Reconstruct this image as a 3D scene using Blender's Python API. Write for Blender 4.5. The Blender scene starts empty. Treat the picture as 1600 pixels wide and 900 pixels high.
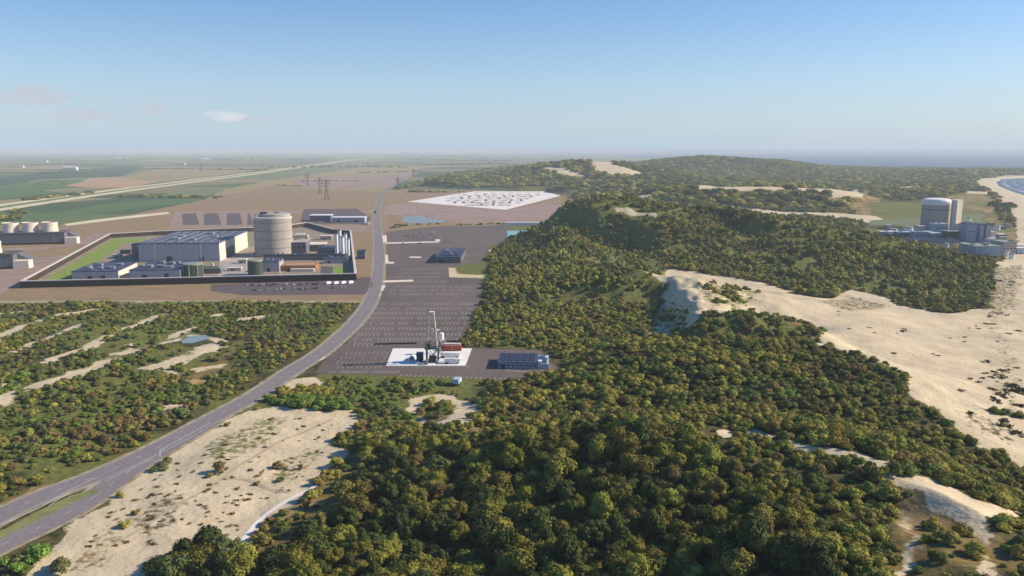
import bpy, bmesh, math, random
import numpy as np
from mathutils import Vector, Matrix

# ------------------------------------------------------------------ camera, sky, sun, exposure
scene = bpy.context.scene
col = scene.collection
W_, H_ = 1600, 900
FOV = math.radians(65.0)
F = (W_ / 2) / math.tan(FOV / 2)
PITCH = math.atan(216 / F)
CAM_Z = 125.0
cam_data = bpy.data.cameras.new('camera')
cam_data.angle = FOV
cam_data.clip_start = 1.0
cam_data.clip_end = 600000.0
cam = bpy.data.objects.new('camera', cam_data)
cam.location = (0, 0, CAM_Z)
cam.rotation_euler = (math.pi / 2 - PITCH, 0, 0)
col.objects.link(cam)
scene.camera = cam

SUN_EL = math.radians(31)
SUN_AZ = math.radians(82)          # compass angle from +Y towards +X
world = bpy.data.worlds.new('World')
scene.world = world
world.use_nodes = True
wn, wl = world.node_tree.nodes, world.node_tree.links
bg = wn['Background']
sky = wn.new('ShaderNodeTexSky')
sky.sky_type = 'NISHITA'
sky.sun_disc = False
sky.sun_elevation = SUN_EL
sky.sun_rotation = SUN_AZ
sky.altitude = 100
sky.air_density = 1.0
sky.dust_density = 0.4
sky.ozone_density = 1.0
bg.inputs['Strength'].default_value = 0.08

def wmath(op, a, b=None, clamp=False):
    n = wn.new('ShaderNodeMath'); n.operation = op; n.use_clamp = clamp
    for i, v in enumerate((a, b)):
        if v is None: continue
        if isinstance(v, (int, float)): n.inputs[i].default_value = v
        else: wl.new(v, n.inputs[i])
    return n.outputs[0]
# a few low clouds, far away, over the plain: soft noise shapes around given sky directions
tc = wn.new('ShaderNodeTexCoord')
sep = wn.new('ShaderNodeSeparateXYZ'); wl.new(tc.outputs['Generated'], sep.inputs[0])
az = wmath('ARCTAN2', sep.outputs[0], sep.outputs[1])
el = wmath('ARCSINE', sep.outputs[2])
comb = wn.new('ShaderNodeCombineXYZ')
wl.new(wmath('MULTIPLY', az, 38), comb.inputs[0]); wl.new(wmath('MULTIPLY', el, 120), comb.inputs[1])
nz = wn.new('ShaderNodeTexNoise'); nz.inputs['Scale'].default_value = 1.0; nz.inputs['Detail'].default_value = 6
wl.new(comb.outputs[0], nz.inputs['Vector'])
def sky_dir(px, py):
    u, v = (px - 800) / F, (450 - py) / F
    d = Vector((u, math.cos(PITCH) + v * math.sin(PITCH), -math.sin(PITCH) + v * math.cos(PITCH))).normalized()
    return math.atan2(d.x, d.y), math.asin(d.z)
total = None
tot2 = None
for (px, py, hw, hh, amt) in [(58, 150, 58, 15, .75), (135, 179, 52, 10, .6), (243, 171, 27, 9, .55), (350, 181, 34, 9, .55),
                              (398, 186, 44, 6, .6), (225, 192, 55, 4, .25), (470, 188, 12, 4, .25), (60, 190, 100, 6, .18)]:
    a0, e0 = sky_dir(px, py)
    dx = wmath('DIVIDE', wmath('SUBTRACT', az, a0), hw / F)
    dy = wmath('DIVIDE', wmath('SUBTRACT', el, e0), hh / F)
    r2 = wmath('ADD', wmath('MULTIPLY', dx, dx), wmath('MULTIPLY', dy, dy))
    m = wmath('SUBTRACT', 1.0, r2)
    m = wmath('ADD', m, wmath('MULTIPLY', wmath('SUBTRACT', nz.outputs[0], 0.5), 3.4))
    m = wmath('MULTIPLY', wmath('MULTIPLY', m, 0.9, True), amt)
    gate = wmath('MULTIPLY', wmath('SUBTRACT', 2.2, r2), 1.0, True)
    m = wmath('MULTIPLY', m, gate)
    if px in (350,): tot2 = m
    else: total = m if total is None else wmath('MAXIMUM', total, m)
mixc = wn.new('ShaderNodeMix'); mixc.data_type = 'RGBA'
wl.new(total, mixc.inputs[0])
wl.new(sky.outputs[0], mixc.inputs[6]); mixc.inputs[7].default_value = (5.9, 5.8, 5.4, 1)
hzn = wn.new('ShaderNodeMix'); hzn.data_type = 'RGBA'
hf = wmath('EXPONENT', wmath('MULTIPLY', wmath('ABSOLUTE', el), -7.0))
wl.new(wmath('MULTIPLY', hf, .82), hzn.inputs[0]); wl.new(sky.outputs[0], hzn.inputs[6]); hzn.inputs[7].default_value = (4.8, 6.35, 7.0, 1)
sat = wn.new('ShaderNodeHueSaturation'); sat.inputs['Saturation'].default_value = 1.5; sat.inputs['Value'].default_value = 1.12
wl.new(sky.outputs[0], sat.inputs['Color'])
wl.new(sat.outputs[0], hzn.inputs[6])
wl.new(hzn.outputs[2], mixc.inputs[6])
mixw = wn.new('ShaderNodeMix'); mixw.data_type = 'RGBA'
wl.new(tot2, mixw.inputs[0]); wl.new(mixc.outputs[2], mixw.inputs[6]); mixw.inputs[7].default_value = (8.4, 8.1, 7.0, 1)
tint = wn.new('ShaderNodeMix'); tint.data_type = 'RGBA'; tint.blend_type = 'MULTIPLY'; tint.inputs[0].default_value = 1.0
wl.new(mixw.outputs[2], tint.inputs[6]); tint.inputs[7].default_value = (1.03, 1.05, 1.26, 1)
wl.new(tint.outputs[2], bg.inputs['Color'])

sun_data = bpy.data.lights.new('sun', 'SUN')
sun_data.energy = 5.0
sun_data.angle = math.radians(0.5)
sun_data.color = (1.0, 0.86, 0.68)
sun = bpy.data.objects.new('sun', sun_data)
sd = Vector((math.sin(SUN_AZ) * math.cos(SUN_EL), math.cos(SUN_AZ) * math.cos(SUN_EL), math.sin(SUN_EL)))
sun.rotation_euler = sd.to_track_quat('Z', 'Y').to_euler()
sun.location = (0, 0, 400)
col.objects.link(sun)
vs = scene.view_settings
vs.view_transform = 'Standard'; vs.look = 'None'; vs.gamma = 1.0; vs.exposure = 0.27
vs.use_curve_mapping = False
scene.cycles.max_bounces = 5
scene.cycles.volume_bounces = 1
scene.cycles.transparent_max_bounces = 6

rng = np.random.default_rng(7)
random.seed(7)

# ------------------------------------------------------------------ noise and polygon maths
def vnoise(x, y, seed=0):
    xi = np.floor(x).astype(np.int64); yi = np.floor(y).astype(np.int64)
    fx = x - xi; fy = y - yi
    fx = fx * fx * (3 - 2 * fx); fy = fy * fy * (3 - 2 * fy)
    def h(a, b):
        n = (a * 374761393 + b * 668265263 + seed * 974711) & 0x7fffffff
        n = ((n ^ (n >> 13)) * 1274126177) & 0x7fffffff
        return ((n ^ (n >> 16)) & 0xffff) / 65535.0
    a = h(xi, yi); b = h(xi + 1, yi); c = h(xi, yi + 1); d = h(xi + 1, yi + 1)
    return (a * (1 - fx) + b * fx) * (1 - fy) + (c * (1 - fx) + d * fx) * fy

def fbm(x, y, scale, octaves=4, seed=0):
    s = 0; amp = 1; tot = 0
    for o in range(octaves):
        s = s + amp * vnoise(x / scale, y / scale, seed + o * 17); tot += amp
        amp *= .5; scale *= .5
    return s / tot

def sdf(poly, x, y):
    """signed distance to a polygon, negative inside"""
    P = np.asarray(poly, float)
    d = np.full(x.shape, 1e30); inside = np.zeros(x.shape, bool)
    for i in range(len(P)):
        ax, ay = P[i - 1]; bx, by = P[i]
        ex, ey = bx - ax, by - ay
        t = np.clip(((x - ax) * ex + (y - ay) * ey) / (ex * ex + ey * ey + 1e-9), 0, 1)
        d = np.minimum(d, (x - ax - t * ex) ** 2 + (y - ay - t * ey) ** 2)
        c = ((ay > y) != (by > y)) & (x < (bx - ax) * (y - ay) / ((by - ay) if by != ay else 1e-9) + ax)
        inside ^= c
    d = np.sqrt(d)
    return np.where(inside, -d, d)

def dline(pts, x, y):
    d = np.full(x.shape, 1e30)
    for (ax, ay), (bx, by) in zip(pts[:-1], pts[1:]):
        ex, ey = bx - ax, by - ay
        t = np.clip(((x - ax) * ex + (y - ay) * ey) / (ex * ex + ey * ey + 1e-9), 0, 1)
        d = np.minimum(d, (x - ax - t * ex) ** 2 + (y - ay - t * ey) ** 2)
    return np.sqrt(d)

def smooth(a, b, x):
    t = np.clip((x - a) / (b - a), 0, 1)
    return t * t * (3 - 2 * t)

def ray(px, py):
    u, v = (px - 800) / F, (450 - py) / F
    return np.array([u, math.cos(PITCH) + v * math.sin(PITCH), -math.sin(PITCH) + v * math.cos(PITCH)])

def G(px, py, z=0.0):
    """surveyed point of the plain (height z) seen at this place of the photograph"""
    d = ray(px, py); t = (z - CAM_Z) / d[2]
    return (d[0] * t, d[1] * t)

def GP(pts, z=0.0): return [G(a, b, z) for a, b in pts]

def crest(px, py, D):
    d = ray(px, py); t = D / d[1]
    return (d[0] * t, D, CAM_Z + d[2] * t)

# ------------------------------------------------------------------ flat made ground (world outlines)
LOT = GP([(604, 362), (690, 354), (792, 352), (802, 371), (768, 384), (748, 411), (701, 417), (702, 433), (756, 436),
          (754, 456), (741, 490), (722, 529), (706, 543), (845, 547), (858, 566), (882, 582), (878, 598), (690, 589),
          (492, 583), (522, 543), (541, 538), (568, 500), (597, 460), (603, 440)])
PLANT_ZONE = GP([(-400, 470), (-400, 345), (90, 345), (320, 305), (560, 262), (650, 262), (610, 300), (640, 296), (880, 298), (880, 318), (850, 348),
                 (800, 355), (600, 362), (597, 440), (562, 470)])
ROAD_N = [(-60, 840), (0, 806), (75, 772), (150, 744), (240, 703), (330, 655), (400, 617), (455, 580), (500, 552), (535, 523), (560, 498), (579, 470), (588, 440),
          (592, 410), (592, 385), (590, 362), (589, 345), (590, 325), (597, 306), (614, 290), (640, 275), (672, 261)]
ROAD_S = [(-60, 884), (0, 853), (70, 820), (130, 788), (175, 756), (215, 727), (265, 697), (330, 659)]
roadN = GP(ROAD_N); roadS = GP(ROAD_S)
FLATS = [(GP([(698, 409), (764, 407), (768, 440), (698, 440)]), 25), (GP([(784, 357), (840, 357), (842, 376), (784, 377)]), 25),
         (GP([(1365, 345), (1540, 335), (1605, 372), (1605, 408), (1520, 409), (1440, 386), (1368, 376)]), 40), (GP([(278, 540), (292, 522), (328, 521), (332, 532), (300, 541)]), 8), (GP([(706, 589), (732, 589), (730, 612), (704, 612)]), 10)]
YARD = GP([(637, 315), (740, 299), (850, 299), (876, 306), (790, 328)])
SEA_FAR = GP([(756, 236.6), (800, 239), (900, 243), (1000, 247), (1100, 252), (1200, 256), (1300, 259), (1400, 261.5), (1480, 262.5), (1600, 263.5), (1900, 268)]) + [(200000, 6000), (200000, 300000), (-4000, 300000)]
SEA_NEAR = GP([(1616, 316), (1600, 305), (1578, 297), (1560, 290), (1556, 284), (1562, 279.5), (1600, 277), (1900, 276)]) + [(9000, 3800), (9000, -600), (700, -600), (640, 300), (880, 1000), (1200, 1600)]

# ------------------------------------------------------------------ dunes: crest lines with height, width on the left (w1) and right (w2) of the line
RIDGES = [
    # the big wooded dune
    [(crest(888, 352, 1185), 26, 34), (crest(912, 332, 1165), 42, 56), (crest(942, 317, 1130), 62, 80), (crest(975, 319, 1110), 80, 100), (crest(1010, 325, 1100), 90, 110), (crest(1100, 332, 1060), 95, 120),
     (crest(1250, 352, 1000), 90, 120), (crest(1400, 396, 920), 70, 110), (crest(1500, 424, 830), 50, 90), (crest(1565, 448, 760), 40, 60)],
    [(crest(945, 319, 1130), 60, 70), (crest(908, 356, 1010), 50, 34), (crest(868, 398, 880), 38, 26), (crest(822, 425, 800), 34, 28)],
    # the dune with the blow-out
    [(crest(800, 466, 690), 30, 40), (crest(880, 446, 690), 34, 45), (crest(960, 433, 685), 38, 50), (crest(1025, 426, 675), 36, 34), (crest(1080, 432, 655), 36, 38),
     (crest(1130, 450, 632), 50, 40), (crest(1190, 465, 610), 50, 45), (crest(1270, 492, 570), 50, 45), (crest(1320, 520, 520), 40, 40)],
    [(crest(1064, 434, 655), 44, 15), (crest(1078, 456, 596), 38, 12), (crest(1094, 482, 545), 34, 11), (crest(1106, 508, 505), 26, 10)],
    [(crest(1108, 506, 520), 18, 20), (crest(1180, 494, 512), 22, 26), (crest(1240, 508, 500), 22, 24), (crest(1280, 528, 480), 18, 18)],
    # the long ridge in the foreground
    [(crest(912, 592, 434), 20, 40), (crest(975, 563, 430), 30, 60), (crest(1060, 549, 425), 40, 75), (crest(1150, 544, 418), 40, 80), (crest(1250, 550, 410), 40, 80),
     (crest(1350, 578, 396), 34, 66), (crest(1440, 632, 360), 30, 52), (crest(1520, 696, 325), 26, 42), (crest(1600, 756, 295), 22, 36)],
    # the nearest dunes, right
    [(crest(1040, 690, 285), 50, 60), (crest(1130, 684, 278), 50, 70), (crest(1210, 694, 268), 45, 75), (crest(1330, 722, 245), 40, 80), (crest(1430, 765, 220), 38, 80),
     (crest(1540, 850, 185), 36, 80), (crest(1640, 960, 150), 40, 80)],
    # wooded ground under the lower middle of the picture
    [((-20, 262, 3), 35, 45), ((20, 268, 9), 45, 60), ((60, 270, 15), 50, 70), ((100, 255, 20), 60, 80)],
    [((-70, 175, 3), 30, 30), ((-20, 170, 9), 40, 60), ((40, 165, 14), 60, 80), ((110, 150, 20), 60, 90), ((150, 90, 24), 80, 90)],
    [(crest(640, 690, 318), 16, 16), (crest(720, 682, 322), 22, 22), (crest(800, 640, 355), 30, 30), (crest(900, 615, 380), 40, 40)],
    # far dunes
    [(crest(660, 291, 2750), 220, 180), (crest(760, 280, 2950), 260, 300), (crest(850, 272, 3050), 280, 340), (crest(895, 262, 3100), 260, 320), (crest(922, 254, 3100), 230, 330), (crest(965, 264, 3050), 240, 330), (crest(1010, 277, 2900), 260, 300), (crest(1080, 288, 2700), 260, 260)],
    [(crest(990, 267, 4300), 320, 400), (crest(1045, 272, 4400), 260, 400), (crest(1088, 259, 4400), 220, 430), (crest(1118, 246.5, 4450), 230, 460), (crest(1152, 256, 4350), 230, 460), (crest(1200, 268, 4200), 260, 460), (crest(1300, 272, 4000), 300, 480), (crest(1400, 276, 3800), 300, 440), (crest(1500, 283, 3300), 260, 300)],
    [(crest(1040, 303, 1950), 120, 130), (crest(1085, 295, 1920), 130, 140), (crest(1180, 294, 1880), 130, 130), (crest(1270, 296, 1850), 120, 130), (crest(1330, 312, 1780), 80, 90)],
    [(crest(840, 292, 2500), 200, 200), (crest(960, 286, 2500), 200, 220), (crest(1040, 290, 2400), 180, 220)],
]
def ridge_height(R, x, y):
    best = np.zeros(x.shape)
    for ((p, a1, a2), (q, b1, b2)) in zip(R[:-1], R[1:]):
        ex, ey = q[0] - p[0], q[1] - p[1]
        L2 = ex * ex + ey * ey
        t = np.clip(((x - p[0]) * ex + (y - p[1]) * ey) / L2, 0, 1)
        dx, dy = x - p[0] - t * ex, y - p[1] - t * ey
        side = smooth(-12, 12, (ex * dy - ey * dx) / math.sqrt(L2))       # 1 on the far (left of the line) side
        w = (a1 + (b1 - a1) * t) * side + (a2 + (b2 - a2) * t) * (1 - side)
        h = p[2] + (q[2] - p[2]) * t
        r = np.sqrt(dx * dx + dy * dy) / w
        prof = 1 / (1 + np.exp(np.minimum((r - 1.0) * 3.2, 40))) / (1 / (1 + math.exp(-3.2)))
        best = np.maximum(best, h * prof)
    return best

DUNE_LAND = [(-40, -300)] + [G(300, 905), G(385, 870), G(455, 800), G(520, 715), G(556, 668), G(640, 668), G(760, 655), G(800, 612), G(900, 600), G(892, 575), G(870, 548), G(725, 543), G(757, 440),
             G(762, 405), G(806, 374), G(850, 350), G(905, 315), G(880, 302), G(660, 292), G(690, 275), G(800, 258)] + [(3000, 7000), (9000, 7000), (2500, 3000), (1700, 2000), (1150, 1300), (600, 350), (500, -300)]
def terrain(x, y):
    x = np.asarray(x, float); y = np.asarray(y, float)
    acc = np.zeros(x.shape)
    for R in RIDGES:
        acc += np.maximum(ridge_height(R, x, y), 0) ** 4
    z = acc ** 0.25
    rx, ry, _ = crest(1078, 480, 575)
    rough = np.exp(-(((x - rx) / 42) ** 2 + ((y - ry) / 75) ** 2))
    z = z + rough * ((1 - 2 * np.abs(fbm(x, y * .7, 17, 3, 61) - .5) * 2) - .5) * 3.6
    dl = sdf(DUNE_LAND, x, y)
    inn = smooth(6, -30, dl)
    D = np.hypot(x, y)
    z = z * smooth(25, -10, dl)
    bump = (fbm(x, y, 46, 3, 5) - .5) * 9 + (fbm(x, y, 15, 2, 9) - .5) * 2.6
    big = (fbm(x, y, 260, 3, 15) - .5) * 16
    # spurs and gullies that run down the dunes towards the camera side
    xs = x + .35 * y
    spur = 1 - 2 * np.abs(fbm(xs, y * .38, 74, 2, 41) - .5) * 2
    spur2 = 1 - 2 * np.abs(fbm(xs + 300, y * .5, 34, 2, 43) - .5) * 2
    z = z * (1 + inn * smooth(560, 700, D) * smooth(1700, 1400, D) * np.minimum(.85 * (spur - .42) + .16 * (spur2 - .4), .10) + inn * smooth(560, 500, D) * .10 * (spur2 - .45))
    z = z + inn * (bump * smooth(2400, 1400, D) * (0.45 + 0.55 * smooth(3, 14, z)) + big * smooth(1500, 2600, D) + 2.0)
    # low hummocks of the scrub and the sand plain on the left
    west = smooth(0, 22, sdf(PLANT_ZONE, x, y)) * smooth(8, 26, dline(roadN, x, y)) * smooth(8, 26, dline(roadS, x, y)) * smooth(0, 14, sdf(LOT, x, y)) * (1 - inn)
    z = z + west * smooth(900, 700, D) * ((fbm(x, y, 30, 3, 21) - .45) * 3.2)
    flat = smooth(0, 22, sdf(LOT, x, y))
    for P_, w_ in FLATS: flat = flat * smooth(0, w_, sdf(P_, x, y))
    flat = flat * smooth(0, 30, sdf(YARD, x, y))
    z = z * flat
    s1 = smooth(60, -40, sdf(SEA_NEAR, x, y)); s2 = smooth(250, -60, sdf(SEA_FAR, x, y))
    sea = np.maximum(s1, s2)
    z = np.maximum(z, 0) * (1 - sea) - 7.0 * smooth(.45, 1, sea)
    return z

def at(px, py, dmax=6000, dmin=70):
    """point of the ground seen at this place of the photograph, hills included"""
    d = ray(px, py)
    t = np.geomspace(dmin, dmax, 700)
    X, Y, Z = d[0] * t, d[1] * t, CAM_Z + d[2] * t
    k = np.nonzero(Z - terrain(X, Y) < 0)[0]
    if not len(k): return (X[-1], Y[-1])
    k = k[0]
    tt = np.linspace(t[max(k - 1, 0)], t[k], 12)
    X, Y, Z = d[0] * tt, d[1] * tt, CAM_Z + d[2] * tt
    j = np.nonzero(Z - terrain(X, Y) < 0)[0]
    j = j[0] if len(j) else -1
    return (X[j], Y[j])
def AP(pts, **k): return [at(a, b, **k) for a, b in pts]

def project(x, y, z):
    dx, dy, dz = x, y, z - CAM_Z
    f = dy * math.cos(PITCH) - dz * math.sin(PITCH); u = dy * math.sin(PITCH) + dz * math.cos(PITCH)
    f = np.maximum(f, 1e-3)
    return 800 + F * dx / f, 450 - F * u / f, f
HAZE = 8e-5
# ------------------------------------------------------------------ object helpers
def tag(o, label=None, cat=None, group=None, kind=None):
    if label: o['label'] = label
    if cat: o['category'] = cat
    if group: o['group'] = group
    if kind: o['kind'] = kind
    return o

def empty(name, loc, rz=0.0, label=None, cat=None, group=None):
    o = bpy.data.objects.new(name, None)
    o.location = loc; o.rotation_euler = (0, 0, rz); o.empty_display_size = 2
    col.objects.link(o)
    return tag(o, label, cat, group)

def link_mesh(name, me, m, parent=None):
    o = bpy.data.objects.new(name, me)
    if m is not None: me.materials.append(m)
    col.objects.link(o)
    if parent is not None: o.parent = parent
    return o

class MB:
    def __init__(s): s.v = []; s.f = []
    def add(s, vs, fs):
        n = len(s.v); s.v += [tuple(v) for v in vs]; s.f += [tuple(i + n for i in f) for f in fs]; return s
    def box(s, x0, y0, z0, x1, y1, z1):
        return s.add([(x0, y0, z0), (x1, y0, z0), (x1, y1, z0), (x0, y1, z0), (x0, y0, z1), (x1, y0, z1), (x1, y1, z1), (x0, y1, z1)],
                     [(0, 3, 2, 1), (4, 5, 6, 7), (0, 1, 5, 4), (1, 2, 6, 5), (2, 3, 7, 6), (3, 0, 4, 7)])
    def cbox(s, cx, cy, z0, w, d, h): return s.box(cx - w / 2, cy - d / 2, z0, cx + w / 2, cy + d / 2, z0 + h)
    def lathe(s, prof, n=32, cx=0, cy=0, cap=True):
        vs = []; fs = []
        for (r, z) in prof:
            for i in range(n):
                a = 2 * math.pi * i / n; vs.append((cx + r * math.cos(a), cy + r * math.sin(a), z))
        m = len(prof)
        for j in range(m - 1):
            for i in range(n):
                k = (i + 1) % n
                fs.append((j * n + i, j * n + k, (j + 1) * n + k, (j + 1) * n + i))
        if cap:
            fs.append(tuple(range(n))[::-1]); fs.append(tuple((m - 1) * n + i for i in range(n)))
        return s.add(vs, fs)
    def cyl(s, cx, cy, z0, r, h, n=16, r2=None): return s.lathe([(r, z0), (r if r2 is None else r2, z0 + h)], n, cx, cy)
    def bar(s, a, b, r, n=4):
        a = Vector(a); b = Vector(b); d = (b - a).normalized()
        u = d.orthogonal().normalized(); w = d.cross(u)
        vs = []
        for p in (a, b):
            for i in range(n):
                t = 2 * math.pi * i / n + math.pi / 4
                vs.append(p + u * (r * math.cos(t)) + w * (r * math.sin(t)))
        fs = [tuple(range(n))[::-1], tuple(range(n, 2 * n))] + [(i, (i + 1) % n, n + (i + 1) % n, n + i) for i in range(n)]
        return s.add(vs, fs)
    def prism(s, poly, z0, z1):
        n = len(poly)
        a = sum(poly[i - 1][0] * poly[i][1] - poly[i][0] * poly[i - 1][1] for i in range(n))
        if a < 0: poly = poly[::-1]
        vs = [(x, y, z0) for x, y in poly] + [(x, y, z1) for x, y in poly]
        fs = [tuple(range(n))[::-1], tuple(range(n, 2 * n))] + [(i, (i + 1) % n, n + (i + 1) % n, n + i) for i in range(n)]
        return s.add(vs, fs)
    def gable(s, x0, y0, x1, y1, z0, rise, over=0.0):
        """low pitched roof, ridge along x"""
        ym = (y0 + y1) / 2
        x0 -= over; x1 += over; y0 -= over; y1 += over
        return s.add([(x0, y0, z0), (x1, y0, z0), (x1, y1, z0), (x0, y1, z0), (x0, ym, z0 + rise), (x1, ym, z0 + rise)],
                     [(0, 3, 2, 1), (0, 1, 5, 4), (2, 3, 4, 5), (1, 2, 5), (3, 0, 4)])
    def mesh(s, name):
        me = bpy.data.meshes.new(name); me.from_pydata(s.v, [], s.f); me.update(); return me
    def build(s, name, m, parent=None): return link_mesh(name, s.mesh(name), m, parent)

# ------------------------------------------------------------------ materials
def S(r, g, b, k=1.0):
    f = lambda c: (c / 255 / 12.92 if c / 255 <= .04045 else ((c / 255 + .055) / 1.055) ** 2.4) * k
    return (f(r), f(g), f(b), 1)

def new_mat(name):
    m = bpy.data.materials.new(name); m.use_nodes = True
    return m, m.node_tree.nodes, m.node_tree.links, m.node_tree.nodes['Principled BSDF']

def mathn(n, l, op, a, b=None, c=None, clamp=False):
    q = n.new('ShaderNodeMath'); q.operation = op; q.use_clamp = clamp
    for i, v in enumerate((a, b, c)):
        if v is None: continue
        if isinstance(v, (int, float)): q.inputs[i].default_value = v
        else: l.new(v, q.inputs[i])
    return q.outputs[0]

def mixn(n, l, f, a, b, mode='MIX'):
    q = n.new('ShaderNodeMix'); q.data_type = 'RGBA'; q.blend_type = mode
    for i, v in ((0, f), (6, a), (7, b)):
        if isinstance(v, (int, float)): q.inputs[i].default_value = v
        elif isinstance(v, tuple): q.inputs[i].default_value = v
        else: l.new(v, q.inputs[i])
    return q.outputs[2]

def noisen(n, l, scale, detail=4, vec=None, rough=.55):
    if vec is None:
        g = n.new('ShaderNodeNewGeometry'); vec = g.outputs['Position']
    q = n.new('ShaderNodeTexNoise'); q.inputs['Scale'].default_value = scale; q.inputs['Detail'].default_value = detail
    q.inputs['Roughness'].default_value = rough
    l.new(vec, q.inputs['Vector']); return q.outputs[0]

def mat(name, c, rough=.85, var=.25, scale=.15, c2=None, metal=0.0, spec=.3, fine=None, stretch=None):
    m, n, l, b = new_mat(name)
    g = n.new('ShaderNodeNewGeometry'); vec = g.outputs['Position']
    if stretch:
        mp = n.new('ShaderNodeMapping'); mp.inputs['Scale'].default_value = stretch; l.new(vec, mp.inputs[0]); vec = mp.outputs[0]
    a = noisen(n, l, scale, 5, vec)
    f = mathn(n, l, 'MULTIPLY_ADD', a, 3.0, -1.0, clamp=True)
    if c2 is None: c2 = tuple(x * (1 - var) for x in c[:3]) + (1,)
    cc = mixn(n, l, f, c, c2)
    if fine:
        f2 = noisen(n, l, fine, 3, vec)
        cc = mixn(n, l, .35, cc, mixn(n, l, mathn(n, l, 'MULTIPLY_ADD', f2, 4, -1.5, clamp=True), tuple(x * .6 for x in c[:3]) + (1,), tuple(min(1, x * 1.35) for x in c[:3]) + (1,)))
    l.new(cc, b.inputs['Base Color'])
    b.inputs['Roughness'].default_value = rough; b.inputs['Metallic'].default_value = metal
    b.inputs['Specular IOR Level'].default_value = spec
    return m

def stripes(name, c1, c2, period, duty=.5, axis=0, rough=.5, var=.3, spec=.3):
    """cladding or rows of roof panels: bands along one local axis, blotched"""
    m, n, l, b = new_mat(name)
    t = n.new('ShaderNodeTexCoord'); s = n.new('ShaderNodeSeparateXYZ'); l.new(t.outputs['Object'], s.inputs[0])
    fr = mathn(n, l, 'FRACT', mathn(n, l, 'DIVIDE', s.outputs[axis], period))
    k = mathn(n, l, 'LESS_THAN', fr, duty)
    nz = noisen(n, l, .06, 4, t.outputs['Object'])
    v = mathn(n, l, 'MULTIPLY_ADD', nz, 3, -1, clamp=True)
    cc = mixn(n, l, k, c2, c1)
    cc = mixn(n, l, mathn(n, l, 'MULTIPLY', v, var), cc, c2)
    l.new(cc, b.inputs['Base Color']); b.inputs['Roughness'].default_value = rough
    b.inputs['Specular IOR Level'].default_value = spec
    return m

M = {}
M['conc'] = mat('concrete', S(176, 168, 158), .8, .18, .2, fine=1.5)
M['conc_dark'] = mat('dark_concrete', S(96, 92, 88), .85, .25, .2)
M['wall_dark'] = mat('dark_wall', S(70, 58, 48), .9, .3, .3)
M['wall_top'] = mat('pale_coping', S(215, 208, 198), .8, .15, .3)
M['clad'] = stripes('grey_cladding', S(176, 176, 180), S(150, 150, 156), 6.0, .93, 0, .55, .35)
M['clad_dark'] = stripes('slate_cladding', S(110, 112, 118), S(92, 92, 98), 5.0, .9, 0, .6, .4)
M['clad_blue'] = stripes('blue_grey_cladding', S(150, 168, 186), S(128, 146, 166), 6.0, .92, 0, .5, .4)
M['cream'] = mat('cream_render', S(232, 218, 198), .8, .1, .1)
M['white'] = mat('white_paint', S(236, 236, 234), .6, .08, .1)
M['solar'] = stripes('solar_roof', S(56, 66, 98), S(122, 128, 142), 6.4, .74, 0, .6, .55, .12)
M['solar2'] = stripes('solar_roof_deep', S(44, 52, 88), S(92, 98, 120), 5.2, .78, 0, .6, .6, .12)
M['slate'] = mat('slate_roof', S(74, 84, 106), .6, .25, .08, spec=.15)
M['slate_dk'] = mat('dark_slate_roof', S(52, 60, 82), .6, .25, .08, spec=.15)
M['glass'] = mat('window_glass', S(30, 38, 48), .15, .3, .2, spec=.8)
M['green_tank'] = mat('green_grey_paint', S(150, 160, 142), .6, .2, .2)
M['green_dk'] = mat('dark_green_paint', S(70, 84, 72), .6, .25, .2)
M['orange'] = mat('orange_brown_panel', S(176, 118, 72), .7, .2, .3)
M['red'] = mat('rust_red_paint', S(176, 78, 58), .55, .25, .6)
M['navy'] = mat('navy_paint', S(26, 44, 96), .5, .2, .4)
M['lblue'] = mat('pale_blue_paint', S(176, 198, 216), .5, .15, .3)
M['steel'] = mat('galvanised_steel', S(158, 158, 154), .5, .2, .5, metal=.3)
M['steel_dk'] = mat('dark_steel', S(66, 68, 72), .5, .3, .5, metal=.3)
M['steel_buff'] = mat('buff_steel', S(196, 190, 168), .55, .2, .6)
M['rubber'] = mat('rubber', S(28, 28, 30), .9)
M['asphalt'] = mat('asphalt_road', S(134, 127, 126), .9, .14, .05, fine=.8)
M['asphalt_lot'] = mat('asphalt_lot', S(112, 101, 94), .9, .16, .012, c2=S(88, 78, 72), fine=.5)
M['asphalt_dk'] = mat('asphalt_dark', S(100, 90, 88), .9, .2, .05, fine=.6)
M['paint'] = mat('road_paint', S(205, 202, 196), .8, .25, .6)
M['paint_worn'] = mat('worn_bay_paint', S(186, 176, 168), .8, .35, .25)
M['verge'] = mat('sandy_verge', S(184, 170, 140), .95, .3, .2, c2=S(132, 122, 84))
M['gravel'] = mat('pale_gravel', S(240, 230, 220), .9, .1, .02, fine=.12)
M['padwhite'] = mat('white_concrete_pad', S(238, 235, 226), .8, .06, .1)
M['pink'] = mat('bare_earth_pinkish', S(160, 136, 124), .95, .16, .015, c2=S(140, 120, 104), fine=.06)
M['brown'] = mat('bare_earth_brown', S(150, 126, 92), .95, .16, .012, c2=S(136, 118, 88), fine=.05, stretch=(1, 3, 1))
M['brown2'] = mat('dry_field', S(158, 140, 98), .95, .16, .006, c2=S(138, 128, 84), fine=.03, stretch=(1, 3, 1))
M['tan'] = mat('pale_track', S(228, 216, 180), .95, .2, .02, c2=S(206, 192, 150))
M['orange_soil'] = mat('ploughed_field', S(182, 148, 110), .95, .1, .01)
M['lawn'] = mat('mown_lawn', S(132, 152, 62), .95, .2, .04, fine=.2)
M['green1'] = mat('green_field', S(84, 112, 62), .95, .14, .01, stretch=(1, 4, 1))
M['green2'] = mat('pale_green_field', S(112, 126, 82), .95, .14, .01, stretch=(1, 4, 1))
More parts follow.
